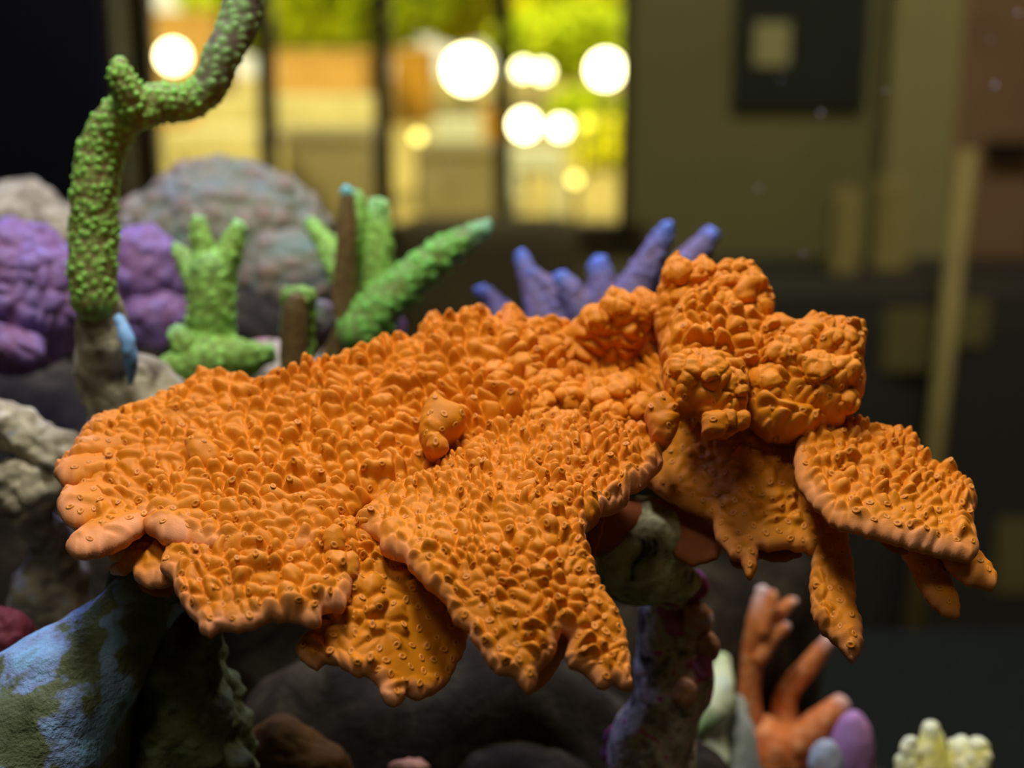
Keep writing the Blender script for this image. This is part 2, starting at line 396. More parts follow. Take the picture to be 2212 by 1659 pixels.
win = thing('window_1', ((wx0 + wx1) / 2, WB, wz0), 'tall bright window with dark upright bars looking on a garden', 'window'); win['kind'] = 'structure'
GL = clear_glass('window_glass', (0.97, 0.96, 0.9, 1))
for (a, b, c, d) in ((wx0 - 4, wx0 + 0.2, wz0 - 3, wz1), (wx1 - 0.2, wx1 + 1.5, wz0 - 3, wz1), (wx0 - 5, wx1 + 5, wz0 - 4, wz0 + 0.5), (wx0 - 5, wx1 + 5, wz1 - 2, wz1 + 4)):
    one_box('window_frame', DARKFRAME, (a, b, WB - 1.5, WB + 2, c, d), win)
bars = [at_plane(x, 240, WB)[0] for x in (578, 827, 1086)]
for x in bars: one_box('window_bar', DARKFRAME, (x - 1.45, x + 1.45, WB - 1.0, WB + 2, wz0, wz1), win)
xs = [wx0] + bars + [wx1]
for a, b in zip(xs, xs[1:]): one_box('pane', GL, (a + 0.3, b - 0.3, WB + 0.2, WB + 0.5, wz0, wz1), win)

# furniture of the room, far out of focus
SOFA = plain('dark_olive_upholstery', C3(100, 92, 66), rough=0.9, scale=0.1)
ay = 215.0
a0 = at_plane(848, 486, ay); a1 = at_plane(1258, 486, ay); b1 = at_plane(1258, 900, ay)
arm = thing('armchair', ((a0[0] + a1[0]) / 2, ay, 0), 'dark olive armchair with its back to the bright window', 'armchair')
one_box('backrest', SOFA, (a0[0], a1[0], ay, ay + 14, 14, a0[2]), arm, 3)
one_box('seat', SOFA, (a0[0], a1[0], ay - 46, ay + 2, 12, 36), arm, 3)
one_box('armrest', SOFA, (a0[0] - 8, a0[0] + 2, ay - 44, ay + 12, 12, 46), arm, 3)
one_box('armrest', SOFA, (a1[0] - 2, a1[0] + 8, ay - 44, ay + 12, 12, 46), arm, 3)
for x in (a0[0] + 3, a1[0] - 3):
    for y in (ay - 40, ay + 8): one_box('leg', DARKFRAME, (x - 2, x + 2, y - 2, y + 2, 0, 13), arm)

def wall_rect(px0, py0, px1, py1, y):
    a = at_plane(px0, py0, y); b = at_plane(px1, py1, y); return a[0], b[0], b[2], a[2]
x0, x1, z0, z1 = wall_rect(1598, -120, 1868, 232, WB - 2)
pf = thing('picture_frame', ((x0 + x1) / 2, WB - 1, z0), 'dark wall picture with one pale square, right of the window', 'picture')
one_box('frame', plain('dark_teal_print', C3(40, 50, 48), scale=0.06), (x0, x1, WB - 2, WB, z0, z1), pf)
x0, x1, z0, z1 = wall_rect(1632, 48, 1704, 142, WB - 2.6)
one_box('pale_print', plain('pale_olive_paper', C3(200, 198, 140)), (x0, x1, WB - 2.4, WB - 1.8, z0, z1), pf)
x0, x1, z0, z1 = wall_rect(1962, -300, 2600, 1250, WB - 6)
BROWN = plain('brown_wood', C3(156, 124, 94), scale=0.03, rough=0.6)
dr = thing('door_1', ((x0 + x1) / 2, WB, 0), 'brown wooden door with a dark lever handle beside the olive wall', 'door'); dr['kind'] = 'structure'
one_box('door_leaf', BROWN, (x0, min(x1, RX1 - 2), WB - 6, WB, 0, z1), dr)
x0, x1, z0, z1 = wall_rect(1950, -300, 1990, 1250, WB - 6)
one_box('door_edge', plain('pale_olive_trim', C3(178, 172, 118)), (x0, x1, WB - 6.6, WB, 0, z1), dr)
x0, x1, z0, z1 = wall_rect(2140, 306, 2240, 328, WB - 9)
one_box('door_handle', plain('dark_handle_metal', C3(30, 27, 28), rough=0.4), (x0, x1, WB - 10, WB - 5.8, z0, z1), dr)
# a dark low shelf with tan boxes
sy = 205.0
x0, x1, z0, z1 = wall_rect(1560, 640, 2700, 1500, sy)
SHELF = plain('near_black_cabinet', C3(60, 60, 58), rough=0.7)
cb = thing('low_cabinet', ((x0 + x1) / 2, sy, 0), 'near black low cabinet against the wall right of the window', 'cabinet')
one_box('body', SHELF, (x0, min(x1, RX1 - 3), sy, WB - 8, 0, z1), cb)
for a in (0.18, 0.5, 0.82):
    xa = x0 + (min(x1, RX1 - 3) - x0) * a
    one_box('door', SHELF, (xa - 11, xa + 11, sy - 1, sy, 3, z1 - 3), cb, 0.3)
for (pa, pb, pc, pd) in ((1912, 668, 2006, 800), (2056, 650, 2128, 745), (2156, 1120, 2230, 1280)):
    xa, xb, za, zb = wall_rect(pa, pb, pc, pd, sy - 1.2)
    o = one_box('tan_panel', plain('tan_panel_wood', C3(128, 120, 76), scale=0.1), (xa, xb, sy - 1.5, sy - 0.6, za, zb), cb); o['label'] = 'tan panel on the dark cabinet front'
TAN = plain('tan_cardboard', C3(186, 172, 110), scale=0.1)
def tan_box(px0, py0, px1, py1, y, label, tilt=0.0):
    x0, x1, zz0, zz1 = wall_rect(px0, py0, px1, py1, y)
    M = Matrix.Translation(((x0 + x1) / 2, 0, zz0)) @ Matrix.Rotation(tilt, 4, 'Y') @ Matrix.Translation((-(x0 + x1) / 2, 0, -zz0))
    b = thing('cardboard_box', ((x0 + x1) / 2, y + 3, zz0), label, 'box')
    MB().box(x0, x1, y, y + 6, zz0, zz1, M).build('carton', TAN, b, 0.3)
    MB().box(x0 + 0.15 * (x1 - x0), x1 - 0.15 * (x1 - x0), y + 1, y + 5, zz1 - 0.2, zz1 + 0.9, M).build('flap', TAN, b)
    return b
# things standing on the cabinet
ztop = wall_rect(1560, 640, 2700, 1500, sy)[3]
def py_of(z, y):                            # pixel row of height z on the plane y
    v = np.array([0, y, z]) - CAM; return CY - FPX * (v @ UP) / (v @ FWD)
for i, (xa, xb, pt, yy, lb) in enumerate(((1806, 1856, 425, 225, 'narrow tan box standing on the black cabinet'), (1898, 1962, 400, 228, 'tall tan box on the black cabinet by the door edge'))):
    tan_box(xa, pt, xb, py_of(ztop, yy), yy, lb)
# tan things in front of the cabinet: pole, paper bags
g = at_plane(2128, 335, 196); h = at_plane(1990, 1010, 200)
pole = thing('broom', (h[0], 200, 0), 'tan wooden broom leaning on the black cabinet', 'broom')
d = np.array([g[0] - h[0], -4.0, g[2] - h[2]]); d /= np.linalg.norm(d)
def straight(name, p, q, r, mat, parent, seg=14):
    p = np.array(p, float); q = np.array(q, float); t = (q - p) / np.linalg.norm(q - p); u = np.cross(t, [0.2, 1, 0.1]); u /= np.linalg.norm(u); w = np.cross(t, u)
    V = []; 
    for c in (p, q):
        for k in range(seg): a = 2 * math.pi * k / seg; V.append(c + r * (u * math.cos(a) + w * math.sin(a)))
    F = [[k, (k + 1) % seg, seg + (k + 1) % seg, seg + k] for k in range(seg)] + [list(range(seg))[::-1], list(range(seg, 2 * seg))]
    return mesh_obj(name, np.array(V), F, mat, parent)
kk = (h[2] - 6) / d[2]; foot = h - d * kk
foot[1] = 190; top_ = np.array([g[0], 203.5, g[2]])
straight('handle', foot, top_, 1.25, TAN, pole)
MB().box(foot[0] - 14, foot[0] + 14, 186, 194, 0, 7).build('bristle_head', plain('tan_bristles', C3(130, 112, 64), scale=1), pole, 0.5)
def bag(px0, py0, px1, py1, y, label, lean=0.0, mat=TAN):
    x0, x1, zz0, zz1 = wall_rect(px0, py0, px1, py1, y)
    b = thing('paper_bag', ((x0 + x1) / 2, y, zz0), label, 'bag')
    v = []; w = (x1 - x0) / 2; c = (x0 + x1) / 2
    for z, kx, ky, dx in ((zz0, 1.0, 1, 0), (zz0 + 0.55 * (zz1 - zz0), 1.05, 1.1, lean * 0.5), (zz1, 0.85, 0.7, lean)):
        for sx, sy_ in ((-1, -1), (1, -1), (1, 1), (-1, 1)): v.append((c + dx + sx * w * kx, y + 3 + sy_ * 3 * ky, z))
    f = [[i * 4 + k, i * 4 + (k + 1) % 4, i * 4 + 4 + (k + 1) % 4, i * 4 + 4 + k] for i in (0, 1) for k in range(4)] + [[3, 2, 1, 0], [8, 9, 10, 11]]
    mesh_obj('bag_body', np.array(v), f, mat, b, smooth=False)
    MB().box(c + lean - w * 0.5, c + lean + w * 0.5, y + 2.6, y + 3.4, zz1 - 0.3, zz1 + 1.0).build('folded_top', mat, b)
    return b

# ================================================================== THE GARDEN BEYOND THE WINDOW
PATIO = plain('pale_patio_stone', C3(176, 160, 88), scale=0.01, rough=0.9)
tag(one_box('ground', PATIO, (-900, 1100, WB + 8, 3200, -30, -2)), 'pale paved garden ground outside the window', 'ground', kind='structure')
LEAFY = plain('yellow_green_leaves', C3(206, 220, 4), c2=C3(160, 186, 4), scale=0.03, rough=0.6)
LEAFD = plain('deep_green_leaves', C3(80, 120, 20), c2=C3(50, 84, 16), scale=0.03, rough=0.6)
LEAFB = plain('lemon_leaves', C3(250, 244, 6), c2=C3(206, 212, 6), scale=0.03, rough=0.6)
BARK = plain('brown_bark', C3(110, 84, 50), scale=0.1)
def ground_at(px, py, z=-2.0):
    d = RIGHT * (px - CX) / FPX - UP * (py - CY) / FPX + FWD
    return CAM + d * ((z - CAM[2]) / d[2])
def tree(name, label, px, py, y, rx, rz, mat, n=1500, seed=1, leaf=11, trunk=True):
    c = at_plane(px, py, y); rng = np.random.default_rng(seed)
    t = thing(name, (c[0], y, -2), label, 'tree' if trunk else 'shrub')
    d = rng.normal(size=(n, 3)); d /= np.linalg.norm(d, axis=1, keepdims=True); rr = rng.random(n) ** 0.4
    p = c + d * rr[:, None] * np.array([rx, rx * 0.8, rz])
    p = p[p[:, 2] > 2]; n = len(p)
    a = rng.normal(size=(n, 3)); a /= np.linalg.norm(a, axis=1, keepdims=True); b = np.cross(a, rng.normal(size=(n, 3))); b /= np.linalg.norm(b, axis=1, keepdims=True)
    V = np.stack([p + a * leaf, p + b * leaf * 0.5, p - a * leaf, p - b * leaf * 0.5], 1).reshape(-1, 3)
    f = mesh_obj('foliage', V, np.arange(4 * n).reshape(-1, 4), mat, t, smooth=False); f['kind'] = 'stuff'
    straight('trunk', (c[0], y, -2), (c[0], y, max(c[2], 10)), 6 if trunk else 2.5, BARK, t)
    return t
tree('garden_tree', 'big yellow green tree in the garden behind the patio', 690, -60, 1900, 190, 118, LEAFY, 4200, 3, 18)
tree('garden_tree', 'lemon yellow sunlit tree right of the big green tree', 1000, -70, 2100, 90, 105, LEAFB, 2400, 4, 18)
tree('garden_tree', 'bright lemon tree standing beside the wall edge of the window', 1250, -60, 1950, 105, 80, LEAFB, 2800, 5, 18)
tree('garden_shrub', 'yellow green shrub below the lemon trees', 1250, 90, 1800, 110, 44, LEAFY, 2400, 6, 14, False)
tree('garden_shrub', 'lemon yellow shrub low beside the window edge', 1310, 320, 1050, 24, 22, LEAFB, 700, 7, 6, False)
tree('garden_shrub', 'small yellow green shrub under the twin sun glints', 1260, 235, 1300, 34, 20, LEAFY, 700, 8, 7, False)
ORNG = plain('orange_tan_wood', C3(190, 150, 76), scale=0.05); OCHRE = plain('ochre_wood', C3(176, 130, 30), scale=0.05)
PALE = plain('pale_stone', C3(196, 188, 128), scale=0.05); OLIVE = plain('olive_stone', C3(120, 112, 76), scale=0.05); GREYB = plain('pale_grey_stone', C3(190, 196, 170), scale=0.05)
def slab(name, label, cat, px0, py0, px1, py1, y, depth, mat, cap=None, legs=False, capmat=None):
    x0, x1, z0, z1 = wall_rect(px0, py0, px1, py1, y); t = thing(name, ((x0 + x1) / 2, y, -2), label, cat); w = 0.06 * (x1 - x0)
    if legs:
        one_box('top', mat, (x0, x1, y, y + depth, z0, z1), t, 0.5)
        for xx in (x0 + w, x1 - w):
            for yy in (y + 3, y + depth - 3): one_box('leg', mat, (xx - 2, xx + 2, yy - 2, yy + 2, -2, z0), t)
    else:
        one_box('body', mat, (x0, x1, y, y + depth, -2, z1), t, 0.8)
        one_box('cap', capmat or mat, (x0 - w, x1 + w, y - 2, y + depth + 2, z1 - 1, z1 + 3), t, 0.5)
    return t
slab('planter_box', 'olive stone planter box on the patio', 'planter', 612, 300, 806, 430, 640, 40, OLIVE)
slab('garden_table', 'long pale stone garden table behind the olive planter', 'table', 430, 215, 812, 292, 800, 60, PALE, legs=True)
slab('garden_shed', 'orange tan wooden shed under the big green tree', 'shed', 596, 118, 790, 300, 1500, 120, ORNG)
slab('garden_shed', 'ochre wooden shed under the lemon tree', 'shed', 848, 112, 930, 300, 1600, 120, OCHRE)
slab('garden_shed', 'orange tan shed behind the leftmost window bar', 'shed', 330, 32, 470, 215, 1500, 100, ORNG)
slab('garden_bench', 'pale yellow stone bench beneath the leftmost sun glint', 'bench', 352, 286, 552, 330, 600, 40, PALE, legs=True)
slab('garden_table', 'pale grey stone table between two window bars', 'table', 935, 262, 1040, 320, 780, 40, GREYB, legs=True)
slab('planter_box', 'ochre planter box beside the pale grey table', 'planter', 1036, 246, 1068, 320, 900, 30, OCHRE)
slab('garden_bench', 'pale grey stone bench right of the last window bar', 'bench', 1105, 330, 1215, 372, 700, 40, GREYB, legs=True)
slab('planter_box', 'olive stone planter under the pale grey bench', 'planter', 905, 330, 1070, 352, 640, 30, OLIVE)
def globe(label, px, py, y, r_px, group=None, c=(1.0, 0.93, 0.55, 1), s=9):  # emissive balls on added stands imitate sun glints through the trees
    p = at_plane(px, py, y); r = r_px / FPX * y
    t = thing('sun_glint', (p[0], y, -2), label, 'glint', group)
    v, f = ico(3); mesh_obj('globe', v * r + p, f, glowing('sun_glint_glow', c, s), t)
    straight('glint_post', (p[0], y, -2), (p[0], y, p[2] - r * 0.9), 1.6, DARKFRAME, t)
    return t
globe('biggest white sun glint, in the third window pane', 1010, 150, 1000, 44, s=14)
globe('white sun glint in the leftmost window pane', 374, 122, 1000, 28, s=14)
globe('white sun glint against the right window edge', 1308, 150, 1000, 34, s=14)
globe('left one of two touching sun glints under the lemon shrub', 1130, 150, 1000, 18, c=(1, 0.95, 0.5, 1), s=10)
globe('right one of two touching sun glints under the lemon shrub', 1172, 155, 1000, 18, c=(1, 0.95, 0.5, 1), s=10)
globe('large low white sun glint beside the last window bar', 1133, 270, 900, 27, s=14)
globe('low white sun glint right of the large low one', 1210, 276, 900, 20, s=12)
globe('small dim yellow sun glint above the pale grey table', 903, 296, 800, 10, c=(1, 0.85, 0.25, 1), s=5)
globe('small dim yellow sun glint low beside the window edge', 1242, 388, 620, 10, c=(1, 0.85, 0.25, 1), s=5)
globe('faint yellow sun glint beside the low white glints', 1266, 266, 950, 12, c=(1, 0.9, 0.1, 1), s=2.0)

# ================================================================== THE AQUARIUM
TZ = 75.0; TX0, TX1, TY0, TY1 = -34.0, 36.0, -2.0, 46.0
CABIN = plain('black_stand_laminate', C3(24, 24, 26), rough=0.5)
st = thing('aquarium_stand', (0, 22, 0), 'black cabinet that carries the aquarium', 'cabinet')
one_box('body', CABIN, (TX0 - 1, TX1 + 1, TY0 - 1, TY1 + 1, 0, TZ), st, 0.5)
TG = clear_glass('aquarium_glass', (0.985, 0.99, 0.985, 1))
tk = thing('aquarium', (0, 22, TZ), 'clear glass aquarium around the corals', 'aquarium')
one_box('bottom_pane', plain('tank_bottom_black', C3(16, 16, 18)), (TX0, TX1, TY0, TY1, TZ, TZ + 1), tk)
one_box('glass_pane', TG, (TX0, TX1, TY1 - 0.8, TY1, TZ + 1, TZ + 42), tk)
one_box('glass_pane', TG, (TX0, TX0 + 0.8, TY0, TY1 - 0.8, TZ + 1, TZ + 42), tk)
one_box('glass_pane', TG, (TX1 - 0.8, TX1, TY0, TY1 - 0.8, TZ + 1, TZ + 42), tk)
BLACKBOX = plain('black_acrylic', C3(10, 10, 20), rough=0.35)
ox = at_plane(292, 200, 45)[0]
ob = thing('overflow_box', ((TX0 + ox) / 2, 43.5, TZ + 1), 'black acrylic overflow box in the rear corner of the aquarium', 'overflow box')
one_box('box_body', BLACKBOX, (TX0 + 1, ox, 42.2, TY1 - 0.8, TZ + 1, TZ + 38), ob, 0.3)
one_box('box_rim', BLACKBOX, (TX0 + 1, ox + 0.3, 41.9, TY1 - 0.8, TZ + 36.5, TZ + 38.2), ob, 0.2)
SANDZ = TZ + 2.2
SAND = material('dark_reef_sand', [(0.3, C3(22, 24, 22)), (0.7, C3(38, 42, 38))], scale=8, rough=1.0, bump=0.6, spec=0.0)
rngs = np.random.default_rng(2)
nx_, ny_ = 70, 50; gx_ = np.linspace(TX0 + 0.9, TX1 - 0.9, nx_); gy_ = np.linspace(TY0, TY1 - 0.9, ny_); GX, GY = np.meshgrid(gx_, gy_)
pz = np.stack([GX.ravel(), GY.ravel(), np.zeros(GX.size)], 1); pz[:, 2] = SANDZ + 0.35 * vnoise(pz, 6, 3, 3)
ff = [[j * nx_ + i, j * nx_ + i + 1, (j + 1) * nx_ + i + 1, (j + 1) * nx_ + i] for j in range(ny_ - 1) for i in range(nx_ - 1)]
tag(mesh_obj('sand_bed', pz, ff, SAND), 'dark sand bed on the aquarium bottom', 'sand', kind='stuff')

# ------------------------------------------------------------------ rocks
ROCK = material('grey_green_live_rock', [(0.30, C3(40, 36, 28)), (0.42, C3(150, 150, 116)), (0.58, C3(196, 194, 156)), (0.72, C3(196, 216, 196))], scale=2.6, rough=0.85, bump=0.9, bscale=9, detail=8, warp=1.2)
ROCKP = material('coralline_rock', [(0.30, C3(50, 40, 36)), (0.43, C3(150, 142, 130)), (0.55, C3(206, 198, 180)), (0.62, C3(190, 100, 150)), (0.74, C3(110, 60, 90))], scale=2.0, rough=0.8, bump=0.9, bscale=10, detail=7, warp=1.5)
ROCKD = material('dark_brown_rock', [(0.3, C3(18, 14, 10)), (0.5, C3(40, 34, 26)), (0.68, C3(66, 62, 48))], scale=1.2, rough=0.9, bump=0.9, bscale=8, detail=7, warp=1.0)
ROCKT = material('tan_grey_rock', [(0.28, C3(70, 60, 46)), (0.45, C3(156, 148, 124)), (0.6, C3(196, 188, 160)), (0.72, C3(170, 192, 220))], scale=1.8, rough=0.85, bump=0.9, bscale=10, detail=7, warp=1.0)
def pxr(px, Y): return float(px / FPX * far(Y))
def reef_rock(label, c, r, mat, seed, rough=0.35, sub=5, name='reef_rock', floor=SANDZ - 0.8, **k):
    return tag(blob(name, None, c, r, mat, seed, rough=rough, sub=sub, floor=floor, **k), label, 'rock')
reef = thing('reef_rock', (-6, 24, SANDZ - 0.8), 'dark brown heap of reef rock under all the corals', 'rock')
def boulder(c, r, seed, mat=ROCKD, rough=0.3, **k): return blob('boulder', reef, c, r, mat, seed, rough=rough, floor=SANDZ - 0.8, **k)
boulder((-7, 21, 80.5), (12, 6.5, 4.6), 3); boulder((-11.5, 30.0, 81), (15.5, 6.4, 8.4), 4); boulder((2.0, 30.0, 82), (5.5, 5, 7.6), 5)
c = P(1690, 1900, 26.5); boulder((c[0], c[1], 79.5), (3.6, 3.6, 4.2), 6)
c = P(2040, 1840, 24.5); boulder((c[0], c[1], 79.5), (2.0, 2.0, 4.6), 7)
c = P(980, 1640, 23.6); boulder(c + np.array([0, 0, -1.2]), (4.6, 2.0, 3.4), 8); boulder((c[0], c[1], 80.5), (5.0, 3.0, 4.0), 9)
c = P(1120, 1700, 22.5); reef_rock('small dark rock at the foot of the mottled rock column', c + np.array([0, 0, -0.5]), (1.3, 1.0, 1.1), ROCKD, 9, floor=None)

# the rock plug the orange coral grows on and the mottled column below it
t = thing('coral_plug', P(1400, 1300, 19.9), 'grey green rock plug under the overhanging orange coral', 'rock')
c = P(1392, 1190, 19.7); blob('plug', t, c, (pxr(112, 19.7), pxr(105, 19.7), pxr(118, 19.7)), ROCK, 12, rough=0.20, sub=6, power=0.8)
c = P(1450, 1255, 19.9); blob('plug_ledge', t, c, (pxr(66, 19.7), pxr(60, 19.7), pxr(44, 19.7)), ROCK, 13, rough=0.2, sub=5)
t = thing('rock_column', P(1440, 1700, 21.6), 'mottled grey rock column with pink coralline crust below the plug', 'rock')
tube('column', t, [(1436, 1240, 20.9, 56), (1455, 1330, 21.3, 74), (1456, 1420, 21.5, 78), (1440, 1510, 21.6, 76), (1420, 1620, 21.8, 90), (1400, 1800, 22, 130), (1400, 2000, 22, 150)], ROCKP, seg=90, rough=0.22, rscale=0.9, seed=14, step=0.04)
PINKCR = material('pink_coralline_crust', [(0.3, C3(96, 36, 66)), (0.5, C3(176, 90, 140)), (0.7, C3(190, 120, 190))], scale=2.5, rough=0.7, bump=0.5)
PALEPK = material('pale_pink_crust', [(0.3, C3(150, 100, 90)), (0.6, C3(206, 150, 120)), (0.75, C3(190, 180, 210))], scale=2.0, rough=0.6, bump=0.3)
for i, (px, py, r, m, lb) in enumerate(((1478, 1500, 26, PALEPK, 'pale pink knob'), (1440, 1310, 26, PINKCR, 'pink crust'), (1462, 1345, 28, PINKCR, 'pink crust'), (1500, 1265, 28, PINKCR, 'violet crust'), (1505, 1340, 34, PALEPK, 'pale pink knob'), (1528, 1395, 26, PALEPK, 'pale pink knob'), (1520, 1440, 22, PINKCR, 'violet crust'))):
    c = P(px, py, 21.0 - 0.05 * i); blob('coralline_crust', t, c, (pxr(r, 21), pxr(r * 0.9, 21), pxr(r * 1.3, 21)), m, 30 + i, rough=0.3, sub=4)

# the blue patched rock at the lower left and its dark stalk
BLUEROCK = material('green_rock_blue_patches', [(0.36, C3(66, 78, 52)), (0.50, C3(100, 112, 82)), (0.53, C3(128, 152, 200)), (0.62, C3(136, 188, 232)), (0.74, C3(66, 72, 50))], scale=1.1, rough=0.7, bump=0.9, bscale=14, detail=4, warp=0.15)
DARKGRN = material('dark_green_rock', [(0.32, C3(34, 24, 26)), (0.5, C3(84, 92, 62)), (0.66, C3(110, 126, 92)), (0.8, C3(70, 110, 160))], scale=1.4, rough=0.8, bump=0.9, bscale=10, detail=5)
t = thing('blue_patched_rock', P(100, 1900, 18.6), 'olive rock with pale blue patches under the left edge of the orange coral', 'rock')
tube('rock_cone', t, [(-140, 2150, 18.6, 420), (-20, 1800, 18.6, 330), (90, 1590, 18.5, 208), (190, 1450, 18.5, 138), (270, 1350, 18.5, 92), (340, 1260, 18.6, 70)], BLUEROCK, seg=120, rough=0.16, rscale=0.7, seed=17, step=0.04)
tube('rock_stalk', t, [(335, 1225, 18.7, 80), (350, 1330, 19.1, 100), (380, 1480, 19.5, 120), (400, 1700, 19.7, 160), (400, 2100, 19.8, 200)], DARKGRN, seg=100, rough=0.3, rscale=0.4, seed=18, step=0.04)
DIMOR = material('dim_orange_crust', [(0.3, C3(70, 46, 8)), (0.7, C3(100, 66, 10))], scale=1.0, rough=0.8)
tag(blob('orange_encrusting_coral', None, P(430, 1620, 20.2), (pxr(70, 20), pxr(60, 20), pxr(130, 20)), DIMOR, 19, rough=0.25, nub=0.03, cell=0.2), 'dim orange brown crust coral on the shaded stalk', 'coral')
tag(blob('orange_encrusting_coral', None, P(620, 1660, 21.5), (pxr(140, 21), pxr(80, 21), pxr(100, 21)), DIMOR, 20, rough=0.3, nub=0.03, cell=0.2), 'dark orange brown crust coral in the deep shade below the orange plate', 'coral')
REDM = material('dark_red_crust', [(0.3, C3(50, 12, 22)), (0.55, C3(100, 30, 46)), (0.75, C3(150, 90, 120))], scale=1.5, rough=0.7)
tag(blob('red_encrusting_coral', None, P(5, 1400, 21), (pxr(75, 21), pxr(80, 21), pxr(95, 21)), REDM, 21, rough=0.3, nub=0.04, cell=0.25), 'dark red crust coral behind the blue patched rock', 'coral')
tag(blob('pink_crust_patch', None, P(1322, 1610, 22.3), (pxr(22, 22), pxr(22, 22), pxr(46, 22)), PINKCR, 22, rough=0.35, sub=4), 'small upright pink crust knob on the dark rock, below the column', 'coral')
tag(blob('pink_crust_patch', None, P(1378, 1582, 22.3), (pxr(30, 22), pxr(22, 22), pxr(20, 22)), PALEPK, 23, rough=0.35, sub=4), 'small pale lilac knob beside the pink crust knob', 'coral')
tag(blob('pink_crust_patch', None, P(885, 1655, 22.0), (pxr(44, 22), pxr(20, 22), pxr(13, 22)), PALEPK, 24, rough=0.35, sub=4), 'pale pink crust knob on the dark rock under the orange coral', 'coral')
# tan rock branches at the left
t = thing('rock_branches', P(40, 1200, 22.6), 'tan grey forked rock behind the left tips of the orange coral', 'rock')
tube('rock_branch', t, [(-120, 880, 22.8, 64), (20, 930, 22.6, 50), (120, 985, 22.5, 46), (220, 1010, 22.6, 50)], ROCKT, seg=70, rough=0.3, rscale=0.5, seed=25, step=0.05)
tube('rock_branch', t, [(-120, 1040, 22.6, 56), (20, 1050, 22.5, 52), (120, 1020, 22.6, 50), (230, 960, 22.8, 60)], ROCKT, seg=70, rough=0.3, rscale=0.5, seed=26, step=0.05)
tube('rock_branch', t, [(60, 1060, 22.5, 48), (80, 1120, 22.7, 40), (110, 1200, 23.2, 60), (120, 1500, 24.2, 120)], ROCKT, seg=70, rough=0.25, rscale=0.5, seed=27, step=0.05)

# ------------------------------------------------------------------ corals in the background
GREEN = material('green_staghorn_skin', [(0.3, C3(110, 92, 58)), (0.7, C3(132, 120, 72))], scale=0.6, rough=0.6, attr='tip', attr_col=C3(150, 226, 96), bump=0.2)
GREEN2 = material('grey_green_staghorn_skin', [(0.3, C3(96, 86, 74)), (0.7, C3(120, 112, 92))], scale=0.6, rough=0.6, attr='tip', attr_col=C3(140, 190, 110), bump=0.2)
GREEN3 = material('bright_green_coral_skin', [(0.3, C3(104, 128, 56)), (0.7, C3(134, 172, 72))], scale=0.8, rough=0.6, attr='tip', attr_col=C3(168, 230, 112), attr2='end', attr2_col=C3(160, 226, 150), bump=0.2)
BROWNB = material('brown_coral_skin', [(0.3, C3(92, 72, 40)), (0.7, C3(116, 88, 52))], scale=0.8, rough=0.65, attr='tip', attr_col=C3(120, 104, 56))
BLUEP = material('blue_violet_coral_skin', [(0.3, C3(112, 92, 118)), (0.7, C3(126, 108, 150))], scale=0.8, rough=0.55, attr='tip', attr_col=C3(128, 130, 194), attr2='end', attr2_col=C3(96, 136, 240), bump=0.2)
PURP = material('purple_coral_skin', [(0.3, C3(104, 62, 92)), (0.5, C3(136, 98, 146)), (0.7, C3(128, 124, 206))], scale=0.5, rough=0.55, attr='tip', attr_col=C3(138, 116, 186), bump=0.2)
GREYD = material('grey_dome_skin', [(0.3, C3(100, 140, 130)), (0.5, C3(130, 136, 112)), (0.7, C3(120, 146, 160))], scale=0.7, rough=0.65, attr='tip', attr_col=C3(162, 132, 118))
t = thing('green_staghorn_coral', P(235, 900, 22.8), 'tall green staghorn coral arching up from a grey rock foot', 'coral')
tube('branch', t, [(202, 650, 22.2, 46), (200, 590, 22.2, 50), (203, 500, 22.2, 50), (206, 400, 22.1, 47), (222, 320, 22.1, 48), (262, 255, 22.0, 46), (330, 225, 22.0, 42), (400, 222, 22.0, 38), (445, 196, 22.0, 34)], GREEN, seg=90, nub=0.06, cell=0.125, seed=51, step=0.022, tipfade=0)
tube('branch', t, [(420, 215, 22.0, 34), (452, 188, 22.0, 37), (480, 120, 22.0, 39), (510, 60, 22.1, 41), (528, -20, 22.2, 42), (540, -120, 22.3, 40)], GREEN2, seg=80, nub=0.05, cell=0.16, seed=50, step=0.025, tipfade=0)
tube('branch', t, [(300, 250, 21.8, 34), (278, 205, 21.6, 30), (262, 165, 21.5, 24), (258, 145, 21.5, 18)], GREEN, seg=70, nub=0.07, cell=0.12, seed=52, step=0.022, tipfade=0)
tube('rock_foot', t, [(210, 640, 22.4, 44), (222, 720, 22.5, 60), (228, 800, 22.7, 72), (290, 870, 23.0, 110), (330, 960, 23.4, 140)], ROCKT, seg=80, rough=0.16, rscale=0.5, seed=53, step=0.04)
tube('pale_blue_edge', t, [(258, 690, 22.1, 12), (276, 740, 22.0, 16), (284, 790, 22.1, 16), (282, 825, 22.3, 8)], plain('pale_blue_crust', C3(150, 200, 250), c2=C3(110, 160, 220), rough=0.6), seg=24, rough=0.04, rscale=0.2, seed=54)

